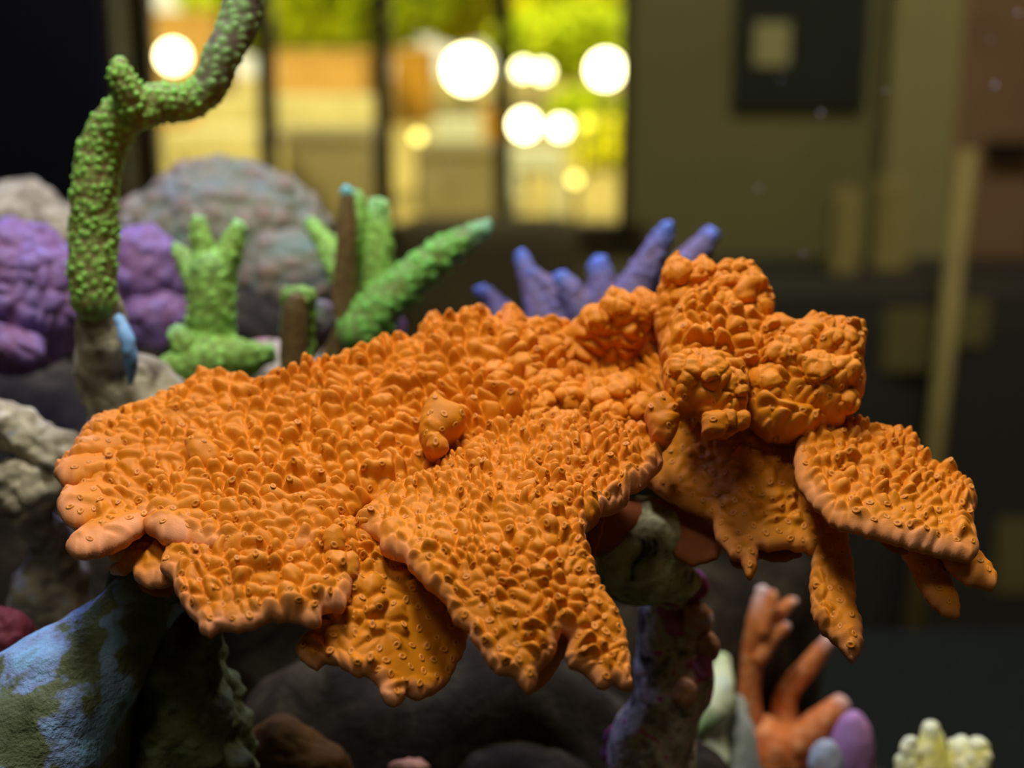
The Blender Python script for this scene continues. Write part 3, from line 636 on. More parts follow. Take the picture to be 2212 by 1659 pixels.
t = thing('purple_coral', P(50, 800, 25.4), 'big purple knobby coral left of the tall green staghorn', 'coral')
blob('colony', t, P(40, 640, 25.8), (pxr(150, 25.5), pxr(140, 25.5), pxr(150, 25.5)), PURP, 55, rough=0.28, nub=0.15, cell=0.34, sub=6)
blob('lower_lobe', t, P(20, 745, 24.9), (pxr(56, 25), pxr(45, 25), pxr(36, 25)), PURP, 56, rough=0.3, nub=0.08, cell=0.35, lean=-0.4)
t = thing('purple_coral', P(320, 700, 26.4), 'purple knobby coral right of the tall green staghorn', 'coral')
blob('colony', t, P(305, 600, 26.8), (pxr(96, 26.5), pxr(90, 26.5), pxr(104, 26.5)), PURP, 57, rough=0.28, nub=0.12, cell=0.4, sub=5)
blob('lower_lobe', t, P(330, 680, 26.6), (pxr(66, 26.5), pxr(70, 26.5), pxr(56, 26.5)), PURP, 58, rough=0.3, nub=0.08, cell=0.4)
tag(blob('purple_coral', None, P(815, 718, 27.2), (pxr(62, 27), pxr(50, 27), pxr(54, 27)), PURP, 59, rough=0.2, nub=0.08, cell=0.3), 'small violet mound at the foot of the forked green staghorn', 'coral')
t = thing('dome_coral', P(490, 680, 30.4), 'grey lumpy dome coral behind the green corals', 'coral')
blob('dome', t, P(480, 570, 31.0), (pxr(245, 31), pxr(190, 31), pxr(198, 31)), GREYD, 60, rough=0.2, nub=0.26, cell=0.5, sub=6)
blob('lower_lobe', t, P(620, 600, 30.0), (pxr(112, 30), pxr(100, 30), pxr(100, 30)), GREYD, 61, rough=0.14, nub=0.16, cell=0.45)
reef_rock('pale grey bumpy rock behind the big purple coral', P(40, 520, 30), (pxr(160, 30), pxr(120, 30), pxr(112, 30)), ROCKT, 62, rough=0.25, floor=None, nub=0.12, cell=0.5)
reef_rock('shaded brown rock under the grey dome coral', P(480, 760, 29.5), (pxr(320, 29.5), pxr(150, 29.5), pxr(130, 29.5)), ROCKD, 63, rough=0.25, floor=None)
reef_rock('brown grey rock between the green corals and the orange coral', P(600, 850, 26.4), (pxr(330, 26.4), pxr(120, 26.4), pxr(105, 26.4)), ROCKP, 64, rough=0.25, floor=None)

t = thing('green_fork_coral', P(450, 810, 24.8), 'bright green forked coral with two upright prongs', 'coral')
tube('stem', t, [(462, 800, 24.9, 60), (455, 730, 24.8, 52), (456, 650, 24.7, 48), (458, 585, 24.7, 46)], GREEN3, seg=60, nub=0.07, cell=0.16, seed=65, step=0.03, tipfade=0.3)
tube('prong', t, [(446, 590, 24.7, 32), (438, 530, 24.7, 24), (428, 480, 24.7, 15)], GREEN3, seg=48, nub=0.05, cell=0.15, seed=66, step=0.03)
tube('prong', t, [(470, 600, 24.7, 36), (495, 540, 24.7, 28), (515, 490, 24.7, 14)], GREEN3, seg=48, nub=0.05, cell=0.15, seed=67, step=0.03)
tube('prong', t, [(430, 620, 24.9, 28), (405, 570, 25.1, 22), (386, 540, 25.2, 12)], GREEN3, seg=40, nub=0.05, cell=0.15, seed=68, step=0.03)
tube('prong', t, [(440, 780, 24.6, 40), (400, 745, 24.4, 32), (385, 725, 24.4, 22)], GREEN3, seg=48, nub=0.05, cell=0.15, seed=69, step=0.03)
tube('foot', t, [(368, 800, 24.4, 34), (440, 780, 24.5, 52), (520, 775, 24.6, 44), (570, 765, 24.7, 24)], GREEN3, seg=56, nub=0.06, cell=0.16, seed=70, step=0.03, tipfade=0.2)
t = thing('green_stub_coral', P(640, 830, 24.2), 'cut off brown coral stub with a green rim', 'coral')
tube('stub', t, [(634, 860, 24.1, 28), (633, 760, 24.1, 28), (636, 680, 24.1, 27), (640, 655, 24.1, 22)], BROWNB, seg=48, nub=0.015, cell=0.12, seed=71, step=0.03)
tube('green_side', t, [(642, 860, 24.5, 32), (642, 760, 24.5, 34), (646, 690, 24.5, 36), (648, 655, 24.5, 30)], GREEN3, seg=48, nub=0.07, cell=0.14, seed=72, step=0.03)
blob('green_cap', t, P(644, 644, 24.3), (pxr(38, 24), pxr(34, 24), pxr(24, 24)), GREEN3, 73, rough=0.1, nub=0.06, cell=0.15)
tube('side_shoot', t, [(655, 740, 24.8, 40), (685, 700, 24.8, 34), (695, 672, 24.8, 24)], material('olive_violet_coral_skin', [(0.35, C3(84, 110, 60)), (0.65, C3(118, 100, 130))], scale=0.9), seg=40, nub=0.05, cell=0.16, seed=74, step=0.03)
t = thing('forked_staghorn_coral', P(770, 800, 26.2), 'green and brown staghorn coral with an outstretched pale tipped branch', 'coral')
AQUA = plain('aqua_growth_tip', C3(130, 224, 224), c2=C3(100, 190, 200), rough=0.5)
tube('branch', t, [(735, 790, 26, 44), (742, 700, 25.8, 34), (746, 600, 25.7, 26), (750, 500, 25.6, 20), (750, 430, 25.6, 15)], BROWNB, seg=48, nub=0.02, cell=0.14, seed=75, step=0.03)
blob('growth_tip', t, P(749, 415, 25.6), (pxr(14, 25.6),) * 2 + (pxr(16, 25.6),), AQUA, 76, rough=0.1, sub=3)
tube('branch', t, [(752, 560, 26.1, 30), (766, 490, 26.1, 26), (765, 430, 26.1, 20)], GREEN3, seg=48, nub=0.07, cell=0.17, seed=77, step=0.03)
tube('branch', t, [(800, 720, 26.2, 44), (808, 620, 26.2, 38), (815, 530, 26.2, 34), (818, 450, 26.2, 22)], GREEN3, seg=56, nub=0.07, cell=0.17, seed=78, step=0.03)
tube('branch', t, [(780, 720, 25.7, 52), (830, 655, 25.7, 46), (890, 600, 25.8, 40), (960, 545, 25.9, 32), (1020, 508, 26, 22), (1044, 493, 26, 14)], material('half_green_coral_skin', [(0.3, C3(112, 108, 58)), (0.7, C3(112, 150, 66))], scale=0.6, attr='tip', attr_col=C3(128, 220, 96), attr2='end', attr2_col=C3(140, 200, 160)), seg=60, nub=0.10, cell=0.2, seed=79, step=0.03)
blob('growth_tip', t, P(1050, 489, 26.0), (pxr(13, 26),) * 3, AQUA, 80, rough=0.1, sub=3)
tube('branch', t, [(740, 600, 26.5, 26), (705, 530, 26.7, 24), (672, 484, 26.9, 14)], GREEN3, seg=40, nub=0.06, cell=0.16, seed=81, step=0.03)

t = thing('blue_staghorn_coral', P(1290, 830, 26.5), 'blue violet staghorn coral behind the orange coral ridge', 'coral')
for i, pth in enumerate(([(1330, 800, 26.2, 60), (1350, 680, 26.0, 50), (1398, 580, 25.9, 34), (1440, 495, 25.8, 15)], [(1420, 720, 26.5, 50), (1480, 580, 26.5, 34), (1535, 510, 26.6, 18)],
                         [(1300, 800, 27.0, 55), (1305, 660, 27.0, 38), (1296, 572, 27.0, 20)], [(1290, 800, 26.3, 50), (1260, 670, 26.2, 32), (1215, 602, 26.2, 17)],
                         [(1200, 800, 26.6, 60), (1175, 690, 26.6, 38), (1128, 555, 26.7, 15)], [(1230, 720, 26.5, 36), (1190, 630, 26.6, 24), (1145, 592, 26.6, 14)], [(1150, 800, 26.5, 50), (1090, 690, 26.6, 30), (1042, 630, 26.7, 13)])):
    tube('branch', t, pth, BLUEP, seg=52, nub=0.07 if i != 4 else 0.04, cell=0.15, seed=82 + i, step=0.03)
blob('foot', t, P(1290, 850, 26.6), (pxr(230, 26.6), pxr(110, 26.6), pxr(80, 26.6)), ROCKP, 90, rough=0.25)

ORB = material('pale_orange_branch_skin', [(0.3, C3(196, 100, 36)), (0.7, C3(214, 124, 56))], scale=0.8, rough=0.6, attr='tip', attr_col=C3(224, 150, 96), attr2='end', attr2_col=C3(222, 206, 214), bump=0.2)
t = thing('orange_branching_coral', P(1680, 1700, 26.2), 'small orange branching coral with white tips below the orange plate', 'coral')
for i, (pth, tf) in enumerate((([(1622, 1600, 26.2, 42), (1618, 1500, 26.1, 28), (1626, 1410, 26, 28), (1640, 1340, 25.9, 30), (1647, 1278, 25.9, 17)], 1), ([(1640, 1400, 26, 24), (1664, 1345, 26, 20), (1700, 1308, 26, 16), (1714, 1300, 26, 12)], 1),
                         ([(1648, 1360, 25.8, 20), (1662, 1310, 25.8, 18), (1668, 1285, 25.8, 13)], 0.3), ([(1640, 1420, 25.9, 22), (1668, 1375, 25.9, 19), (1696, 1355, 25.9, 14)], 1), ([(1690, 1590, 26.4, 40), (1700, 1500, 26.4, 28), (1745, 1440, 26.3, 26), (1790, 1385, 26.2, 18)], 0.8),
                         ([(1720, 1610, 26, 46), (1780, 1555, 26, 38), (1812, 1525, 26, 28)], 0.8), ([(1600, 1640, 25.9, 50), (1580, 1560, 25.9, 34), (1578, 1508, 25.9, 18)], 0.7))):
    tube('branch', t, [(a, b, y, r * 0.84) for a, b, y, r in pth], ORB, seg=44, nub=0.02, cell=0.2, seed=91 + i, step=0.035, tipfade=tf)
blob('foot', t, P(1670, 1660, 26.3), (pxr(105, 26), pxr(80, 26), pxr(118, 26)), ORB, 99, rough=0.25, nub=0.06, cell=0.4)
PALEG = material('pale_green_crust_skin', [(0.3, C3(150, 190, 130)), (0.5, C3(226, 240, 196)), (0.72, C3(190, 214, 236))], scale=1.0, rough=0.6)
t = thing('pale_green_coral', P(1520, 1700, 25.2), 'pale mint and cream coral left of the small orange branching coral', 'coral')
tube('lobe', t, [(1560, 1430, 25.4, 20), (1548, 1490, 25.2, 36), (1530, 1540, 25.1, 44), (1496, 1580, 25.0, 24)], PALEG, seg=40, rough=0.08, rscale=0.4, seed=100)
tube('lobe', t, [(1545, 1530, 25.2, 36), (1530, 1600, 25.2, 40), (1520, 1700, 25.3, 70)], PALEG, seg=40, rough=0.1, rscale=0.4, seed=101)
tube('lobe', t, [(1590, 1520, 25.4, 22), (1602, 1600, 25.3, 34), (1600, 1720, 25.4, 60)], plain('pale_lilac_crust', C3(200, 206, 216), c2=C3(140, 150, 130), rough=0.6), seg=40, rough=0.1, rscale=0.4, seed=102)
VIOL = material('violet_pink_skin', [(0.3, C3(150, 120, 180)), (0.55, C3(190, 140, 200)), (0.75, C3(216, 140, 160))], scale=0.6, rough=0.6)
tag(blob('violet_sponge', None, P(1838, 1645, 25.3), (pxr(52, 25), pxr(46, 25), pxr(120, 25)), VIOL, 103, rough=0.12), 'smooth violet rounded sponge at the side of the small orange coral', 'sponge')
tag(blob('pale_blue_sponge', None, P(1782, 1660, 24.9), (pxr(36, 25), pxr(34, 25), pxr(70, 25)), plain('pale_blue_sponge_skin', C3(170, 196, 226), c2=C3(150, 130, 120), rough=0.6), 104, rough=0.25, sub=4), 'pale blue knob in front of the violet sponge', 'sponge')
CREAM = material('cream_yellow_coral_skin', [(0.3, C3(226, 222, 96)), (0.6, C3(240, 236, 140)), (0.75, C3(180, 236, 216))], scale=0.9, rough=0.6, attr='tip', attr_col=C3(236, 232, 190), attr2='end', attr2_col=C3(226, 236, 204))
t = thing('cream_yellow_coral', P(2040, 1800, 24.2), 'cream yellow stubby coral standing alone at the lower right', 'coral')
for i, pth in enumerate(([(2030, 1780, 24.2, 60), (2012, 1680, 24.1, 40), (2012, 1620, 24.1, 32), (2010, 1578, 24.1, 20)], [(1990, 1740, 24, 34), (1972, 1660, 24, 24), (1964, 1612, 24, 16)], [(2080, 1760, 24.2, 54), (2080, 1660, 24.1, 36), (2076, 1616, 24.1, 24)], [(2090, 1740, 24, 40), (2112, 1650, 23.9, 28), (2116, 1614, 23.9, 20)], [(1980, 1760, 24, 34), (1956, 1680, 24, 20), (1948, 1642, 24, 14)])):
    tube('branch', t, pth, CREAM, seg=44, nub=0.06, cell=0.25, seed=110 + i, step=0.035)
# ================================================================== THE ORANGE PLATING CORAL
coral = thing('orange_plate_coral', P(1400, 1250, 19.6), 'large bright orange plating coral covered in knobs with pale rims', 'coral')
main_out = [(116, 1022), (150, 982), (187, 925), (237, 896), (281, 885), (324, 868), (382, 845), (411, 827), (429, 807), (462, 809), (516, 816), (548, 830), (606, 820), (653, 805), (711, 791), (760, 776), (800, 760), (822, 742), (854, 737), (900, 742),
    (912, 706), (923, 688), (945, 686), (963, 708), (981, 697), (1010, 687), (1024, 676), (1053, 683), (1080, 712), (1085, 676), (1100, 665), (1118, 676), (1134, 700), (1180, 697), (1220, 708), (1270, 730), (1340, 745), (1420, 770), (1452, 810), (1440, 880),
    (1400, 930), (1330, 930), (1270, 912), (1190, 912), (1120, 930), (1060, 960), (1000, 1010), (940, 1040), (870, 1070), (800, 1100), (760, 1125), (735, 1165), (690, 1190), (620, 1205), (540, 1205), (470, 1195), (400, 1174), (353, 1163), (312, 1140),
    (285, 1162), (245, 1185), (219, 1196), (172, 1201), (143, 1185), (168, 1150), (208, 1130), (169, 1138), (136, 1124), (123, 1098), (136, 1069), (165, 1056), (196, 1040), (158, 1049)]
def plane_y(py): return 20.2 - (py - 800) * 0.0086
mc = [(px, py, plane_y(py) + dy, a) for px, py, dy, a in ((116, 1022, 0.3, 0.03), (140, 1100, 0.1, 0.03), (160, 1185, -0.1, 0.025), (250, 900, 0.1, 0.06), (300, 1000, 0, 0.06), (300, 1120, 0.0, 0.05), (430, 815, 0.2, 0.06), (450, 950, 0, 0.085),
     (450, 1100, 0, 0.075), (400, 1170, -0.15, 0.03), (600, 830, 0.1, 0.085), (650, 950, 0.0, 0.10), (620, 1060, -0.1, 0.09), (600, 1195, -0.1, 0.06), (800, 780, 0.0, 0.10), (800, 900, 0.05, 0.11), (780, 1030, -0.1, 0.10), (760, 1120, 0.1, 0.06),
     (930, 700, 0.1, 0.08), (950, 800, -0.1, 0.11), (880, 1000, 0.25, 0.07), (960, 950, 0.2, 0.09), (1100, 690, 0.0, 0.09), (1080, 760, -0.15, 0.11), (1100, 900, 0.0, 0.11), (1220, 720, 0.2, 0.11), (1280, 790, 1.0, 0.10), (1350, 810, 0.9, 0.10), (1300, 880, 0.25, 0.1), (1430, 800, 0.3, 0.1), (1400, 920, 0.1, 0.09))]
sheet('main_plate', coral, main_out, mc, T=0.13, R=24, seed=1, aniso=(1.12, 1.0), lump=0.10)
for i, (out, dy) in enumerate((([(187, 925), (210, 908), (260, 895), (330, 900), (350, 935), (270, 945), (210, 948)], -0.05), ([(150, 984), (165, 962), (205, 945), (270, 940), (330, 965), (270, 985), (190, 998), (160, 1000)], -0.08),
    ([(116, 1025), (132, 1003), (165, 988), (225, 985), (300, 1000), (270, 1028), (200, 1043), (158, 1052), (132, 1042)], -0.05), ([(123, 1098), (130, 1075), (155, 1057), (205, 1046), (280, 1058), (320, 1080), (270, 1112), (215, 1131), (170, 1140), (140, 1126)], -0.12),
    ([(143, 1186), (160, 1158), (205, 1133), (270, 1112), (340, 1115), (310, 1150), (250, 1186), (205, 1200), (165, 1202)], -0.16), ([(306, 1138), (330, 1118), (380, 1105), (450, 1120), (455, 1160), (402, 1178), (350, 1167)], -0.25))):
    o = np.array(out, float); sheet('finger', coral, out, [(px, py, plane_y(py) + dy + (0.12 if px > 250 else 0), 0.012 if px < 200 else 0.03) for px, py in out[::2]], T=0.17, R=34, seed=60 + i, rimw=52, rimk=0.9, cell=0.2, aniso=(1.6, 1.0))
for i, (out, dy, a) in enumerate((([(470, 1040), (520, 1022), (570, 1016), (640, 1006), (705, 985), (728, 1002), (700, 1045), (600, 1062), (500, 1066)], -0.15, 0.05), ([(430, 1110), (480, 1085), (560, 1080), (640, 1085), (700, 1105), (700, 1140), (620, 1150), (500, 1150)], -0.18, 0.05), ([(590, 880), (640, 862), (700, 850), (770, 850), (790, 875), (740, 900), (660, 915), (600, 910)], -0.1, 0.09), ([(330, 900), (400, 880), (480, 885), (490, 915), (430, 930), (350, 930)], -0.08, 0.05))):
    sheet('ridge', coral, out, [(px, py, plane_y(py) + dy, a) for px, py in out[::2]], T=0.16, R=34, Tb=0.3, seed=70 + i, rimk=0.2, rimw=20)
sheet('ridge', coral, [(1085, 1125), (1105, 1085), (1150, 1068), (1230, 1062), (1290, 1085), (1296, 1112), (1250, 1140), (1150, 1145)], [(1090, 1120, 16.75, 0.05), (1150, 1070, 17.2, 0.06), (1280, 1080, 17.2, 0.06), (1200, 1140, 16.65, 0.05)], T=0.16, R=30, Tb=0.3, seed=75, rimk=0.2, rimw=20)
sheet('front_skirt', coral, [(371, 1250), (378, 1275), (397, 1315), (425, 1344), (431, 1364), (454, 1373), (483, 1359), (516, 1364), (552, 1355), (585, 1342), (642, 1344), (679, 1355), (693, 1348), (700, 1322), (744, 1315), (765, 1250), (775, 1150), (700, 1120), (600, 1120), (500, 1130), (420, 1150), (360, 1190), (345, 1230)],
      [(371, 1250, 16.5, 0.04), (440, 1365, 15.9, 0.02), (550, 1345, 15.85, 0.03), (690, 1340, 16.05, 0.03), (760, 1200, 16.95, 0.07), (700, 1130, 17.5, 0.06), (500, 1140, 17.35, 0.07), (480, 1240, 16.45, 0.07), (600, 1230, 16.55, 0.075), (600, 1300, 16.1, 0.065), (400, 1180, 17.1, 0.05)], T=0.12, R=22, seed=2, lump=0.06)
sheet('lower_finger_plate', coral, [(284, 1230), (295, 1254), (317, 1270), (371, 1262), (420, 1240), (430, 1180), (380, 1150), (310, 1150), (270, 1175), (234, 1207), (266, 1213), (245, 1225), (237, 1237), (262, 1243)],
      [(234, 1207, 17.5, 0.02), (240, 1237, 17.4, 0.02), (290, 1250, 17.0, 0.025), (370, 1260, 16.8, 0.03), (420, 1190, 17.3, 0.03), (310, 1155, 17.7, 0.02)], T=0.10, R=16, seed=3, rimw=36)
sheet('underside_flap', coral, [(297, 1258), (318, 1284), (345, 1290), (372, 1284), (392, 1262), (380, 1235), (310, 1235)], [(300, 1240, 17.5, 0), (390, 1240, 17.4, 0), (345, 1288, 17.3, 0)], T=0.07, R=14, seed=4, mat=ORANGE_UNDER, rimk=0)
sheet('lower_fan', coral, [(640, 1396), (647, 1425), (683, 1447), (701, 1436), (730, 1439), (763, 1461), (792, 1463), (810, 1475), (821, 1494), (826, 1510), (850, 1528), (868, 1519), (878, 1499), (904, 1513), (936, 1501), (962, 1483), (983, 1447), (1001, 1410), (1010, 1378), (1000, 1300), (950, 1210), (860, 1150), (760, 1120), (710, 1150), (690, 1230), (698, 1330), (665, 1363)],
      [(737, 1140, 17.3, 0.06), (860, 1170, 17.3, 0.05), (950, 1230, 17.2, 0.02), (1000, 1390, 16.85, 0.006), (950, 1480, 16.6, 0.006), (880, 1380, 16.6, 0.02), (850, 1520, 15.9, 0.02), (780, 1440, 16.1, 0.03), (690, 1440, 16.3, 0.03), (720, 1320, 16.6, 0.05), (800, 1300, 16.55, 0.05), (700, 1230, 17.0, 0.06)], T=0.12, R=24, seed=5, lump=0.05)
sheet('front_fan', coral, [(760, 1140), (800, 1095), (850, 1060), (905, 1040), (960, 1012), (1005, 975), (1060, 940), (1130, 915), (1200, 900), (1280, 905), (1340, 930), (1380, 925), (1407, 938), (1429, 985), (1429, 1010), (1392, 1052), (1363, 1067), (1356, 1088), (1327, 1107), (1302, 1110), (1290, 1130), (1276, 1139), (1262, 1155), (1264, 1188), (1280, 1226), (1287, 1258), (1316, 1298), (1341, 1342), (1356, 1396), (1363, 1461), (1367, 1488), (1345, 1486), (1327, 1479), (1305, 1488), (1287, 1483), (1262, 1454), (1229, 1443), (1222, 1414), (1228, 1385), (1212, 1370), (1193, 1425), (1164, 1454), (1159, 1486), (1141, 1497), (1121, 1479), (1106, 1461), (1070, 1454), (1041, 1414), (1016, 1381), (1016, 1369), (980, 1345), (962, 1305), (918, 1266), (893, 1240), (871, 1211), (845, 1203), (824, 1193), (815, 1165)],
      [(770, 1135, 17.3, 0.05), (850, 1070, 17.9, 0.06), (960, 1015, 18.35, 0.075), (1060, 950, 18.8, 0.08), (1200, 905, 19.0, 0.08), (1340, 930, 18.85, 0.08), (1425, 1000, 18.3, 0.07), (1350, 1080, 17.6, 0.07), (1200, 1000, 17.95, 0.085), (1080, 1020, 17.95, 0.085), (1000, 1080, 17.4, 0.08), (1200, 1080, 17.25, 0.085), (1280, 1135, 16.9, 0.07), (1100, 1120, 16.85, 0.08), (950, 1150, 16.85, 0.065), (824, 1193, 16.7, 0.03), (920, 1260, 16.25, 0.025),
       (1050, 1210, 16.35, 0.065), (1180, 1190, 16.3, 0.065), (1262, 1190, 16.5, 0.05), (1000, 1340, 15.95, 0.02), (1120, 1320, 15.8, 0.055), (1240, 1320, 15.85, 0.05), (1335, 1350, 15.95, 0.045), (1140, 1490, 15.45, 0.02), (1300, 1480, 15.45, 0.02), (1362, 1480, 15.55, 0.02)], T=0.14, R=26, seed=6, cell=0.15, lump=0.08)
sheet('back_flap', coral, [(1150, 1492), (1172, 1484), (1192, 1462), (1210, 1432), (1224, 1408), (1236, 1360), (1180, 1340), (1125, 1420)], [(1150, 1490, 16.3, 0), (1230, 1370, 16.4, 0.01), (1140, 1380, 16.3, 0)], T=0.07, R=16, seed=7, rimk=0.6)
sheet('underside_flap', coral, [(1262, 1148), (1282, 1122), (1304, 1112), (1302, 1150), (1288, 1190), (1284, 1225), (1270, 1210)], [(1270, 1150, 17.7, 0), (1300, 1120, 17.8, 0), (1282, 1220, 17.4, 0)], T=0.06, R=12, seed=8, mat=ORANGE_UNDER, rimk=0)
# right side
sheet('side_plate', coral, [(1390, 900), (1385, 1000), (1397, 1048), (1442, 1081), (1502, 1112), (1537, 1127), (1547, 1167), (1578, 1207), (1600, 1216), (1607, 1240), (1622, 1253), (1634, 1236), (1639, 1190), (1660, 1192), (1690, 1187), (1733, 1192), (1753, 1200), (1810, 1190), (1835, 1130), (1810, 1000), (1740, 880), (1560, 860)],
      [(1400, 920, 19.5, 0.03), (1400, 1045, 19.2, 0.01), (1500, 960, 19.5, 0.012), (1600, 930, 19.3, 0.02), (1730, 900, 19.3, 0.03), (1550, 1020, 19.15, 0.012), (1650, 1050, 18.75, 0.035), (1740, 1080, 18.8, 0.03), (1520, 1105, 18.9, 0.006), (1600, 1130, 18.6, 0.012), (1620, 1245, 18.2, 0.01), (1740, 1190, 18.35, 0.012), (1820, 1150, 18.5, 0.01)], T=0.14, R=26, seed=9, rimk=0.5, rimw=30)
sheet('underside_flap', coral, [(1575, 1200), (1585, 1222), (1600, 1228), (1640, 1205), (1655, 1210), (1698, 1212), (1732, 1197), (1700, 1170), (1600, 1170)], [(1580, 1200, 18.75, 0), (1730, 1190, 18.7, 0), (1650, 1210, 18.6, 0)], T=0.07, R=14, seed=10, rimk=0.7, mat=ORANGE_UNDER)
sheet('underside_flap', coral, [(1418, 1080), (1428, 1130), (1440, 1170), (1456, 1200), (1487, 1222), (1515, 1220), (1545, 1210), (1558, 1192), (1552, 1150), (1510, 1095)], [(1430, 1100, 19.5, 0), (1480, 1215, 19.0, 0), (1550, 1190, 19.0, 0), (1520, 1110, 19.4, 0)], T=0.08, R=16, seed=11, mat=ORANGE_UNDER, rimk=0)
sheet('finger', coral, [(1735, 1150), (1753, 1197), (1748, 1267), (1753, 1328), (1769, 1363), (1804, 1393), (1826, 1420), (1841, 1432), (1856, 1413), (1866, 1385), (1862, 1340), (1849, 1303), (1849, 1257), (1839, 1192), (1826, 1130), (1790, 1095)],
      [(1780, 1110, 18.6, 0.01), (1800, 1200, 18.35, 0.012), (1800, 1270, 18.1, 0.02), (1800, 1340, 17.8, 0.045), (1841, 1425, 17.4, 0.025)], T=0.2, R=40, seed=12, rimw=30, rimk=0.7, cell=0.2)
sheet('side_fan', coral, [(1718, 1036), (1716, 991), (1723, 945), (1753, 933), (1790, 918), (1823, 914), (1857, 918), (1890, 931), (1951, 941), (1983, 963), (1996, 996), (2057, 1024), (2097, 1065), (2108, 1097), (2098, 1125), (2108, 1160), (2114, 1191), (2098, 1210), (2060, 1204), (2020, 1195), (1960, 1180), (1929, 1170), (1854, 1150), (1794, 1132), (1775, 1105), (1758, 1096), (1733, 1061)],
      [(1740, 940, 18.75, 0.06), (1857, 925, 19.1, 0.08), (1960, 950, 19.2, 0.08), (1720, 1030, 18.1, 0.035), (1800, 1020, 18.15, 0.07), (1900, 1030, 18.2, 0.08), (2040, 1030, 18.6, 0.08), (1780, 1115, 17.5, 0.03), (1880, 1110, 17.5, 0.06), (2000, 1120, 17.65, 0.06), (2100, 1090, 18.1, 0.06), (1930, 1165, 17.15, 0.02), (2090, 1205, 17.15, 0.02)], T=0.15, R=26, seed=13, cell=0.18, rimk=1.0)
sheet('finger', coral, [(2030, 1195), (2065, 1242), (2100, 1262), (2125, 1268), (2146, 1273), (2154, 1254), (2136, 1222), (2106, 1190), (2060, 1175)], [(2050, 1190, 17.7, 0.01), (2100, 1200, 17.75, 0.01), (2145, 1262, 17.4, 0.01)], T=0.16, R=30, seed=14, rimw=20, rimk=0.6)
sheet('finger', coral, [(1945, 1180), (1965, 1227), (1995, 1287), (2035, 1328), (2062, 1337), (2074, 1333), (2070, 1292), (2047, 1230), (2020, 1180)], [(1960, 1190, 17.9, 0.006), (2020, 1190, 17.9, 0.006), (2060, 1330, 17.4, 0.012)], T=0.16, R=34, seed=15, rimw=26, rimk=0.8)
sheet('underside_flap', coral, [(1895, 1155), (1915, 1185), (1935, 1195), (1960, 1195), (1970, 1170), (1930, 1150)], [(1900, 1160, 17.7, 0), (1960, 1160, 17.7, 0), (1940, 1195, 17.6, 0)], T=0.07, R=14, seed=16, mat=ORANGE_UNDER, rimk=0)
# mounds and knobs
def mound(name, out, Y, tilt, a, seed, T=0.32, R=62, Tb=0.5, cell=0.2, **k):
    k.setdefault('upk', 0.15); k.setdefault('amp', 2.1); k.setdefault('valley', 0.55)
    o = np.array(out, float); c = o.mean(0); lo = o.min(0); hi = o.max(0)
    ct = [(c[0], lo[1], Y + tilt, a), (c[0], hi[1], Y - tilt, a), (lo[0], c[1], Y + 0.1, a), (hi[0], c[1], Y + 0.15, a), (c[0], c[1], Y - 0.1, a)]
    return sheet(name, coral, out, ct, T=T, R=R, Tb=Tb, seed=seed, rimk=0.35, rimw=18, cell=cell, **k)
mound('ridge', [(1200, 730), (1230, 700), (1248, 685), (1263, 663), (1295, 663), (1306, 638), (1324, 623), (1353, 630), (1371, 639), (1393, 623), (1415, 641), (1440, 690), (1450, 760), (1430, 830), (1340, 825), (1250, 800)], 20.75, -0.35, 0.11, 21)
mound('peak', [(1412, 700), (1418, 641), (1429, 601), (1437, 569), (1462, 549), (1487, 573), (1516, 553), (1534, 573), (1552, 640), (1570, 720), (1520, 790), (1440, 800)], 20.35, 0.25, 0.11, 22)
mound('peak', [(1530, 640), (1533, 598), (1540, 581), (1564, 564), (1621, 570), (1638, 593), (1658, 621), (1668, 670), (1668, 760), (1600, 790), (1540, 750)], 20.15, 0.2, 0.11, 23)
mound('mound', [(1425, 770), (1440, 710), (1470, 660), (1500, 632), (1535, 622), (1570, 640), (1600, 670), (1640, 690), (1700, 705), (1730, 750), (1710, 830), (1600, 870), (1480, 840)], 19.5, 0.55, 0.12, 24, T=0.3)
mound('mound', [(1640, 770), (1655, 700), (1686, 684), (1715, 703), (1747, 690), (1792, 695), (1829, 697), (1865, 707), (1869, 735), (1861, 768), (1867, 825), (1861, 865), (1833, 890), (1823, 914), (1790, 915), (1740, 905), (1660, 890), (1620, 830)], 19.15, 0.6, 0.11, 25, T=0.3, cell=0.23)
mound('knob', [(1438, 785), (1475, 766), (1528, 762), (1577, 780), (1605, 795), (1613, 849), (1605, 912), (1578, 938), (1540, 930), (1500, 890), (1470, 900), (1440, 860), (1430, 820)], 18.55, 0.35, 0.10, 26, cell=0.2)
mound('knob', [(1392, 900), (1402, 865), (1430, 850), (1460, 875), (1465, 925), (1445, 960), (1410, 950)], 18.4, 0.2, 0.06, 27, T=0.22, R=30, Tb=0.5)
mound('knob', [(1606, 840), (1640, 806), (1685, 802), (1706, 830), (1712, 870), (1745, 880), (1775, 905), (1780, 930), (1720, 945), (1660, 940), (1612, 905)], 18.75, 0.3, 0.08, 28, T=0.28, R=50, cell=0.22)
mound('knob', [(1516, 898), (1535, 886), (1560, 892), (1570, 920), (1558, 944), (1532, 947), (1517, 935)], 18.0, 0.05, 0.02, 29, T=0.2, R=24, Tb=0.5, upk=0.1)
def nodule(px, py, Y, r, seed, ry=1.0, nub=0.07): return blob('nodule', coral, P(px, py, Y), (pxr(r, Y), pxr(r * 1.3, Y), pxr(r * ry, Y)), ORANGE, seed, rough=0.35, rscale=0.45, nub=nub, cell=0.24, sub=5)
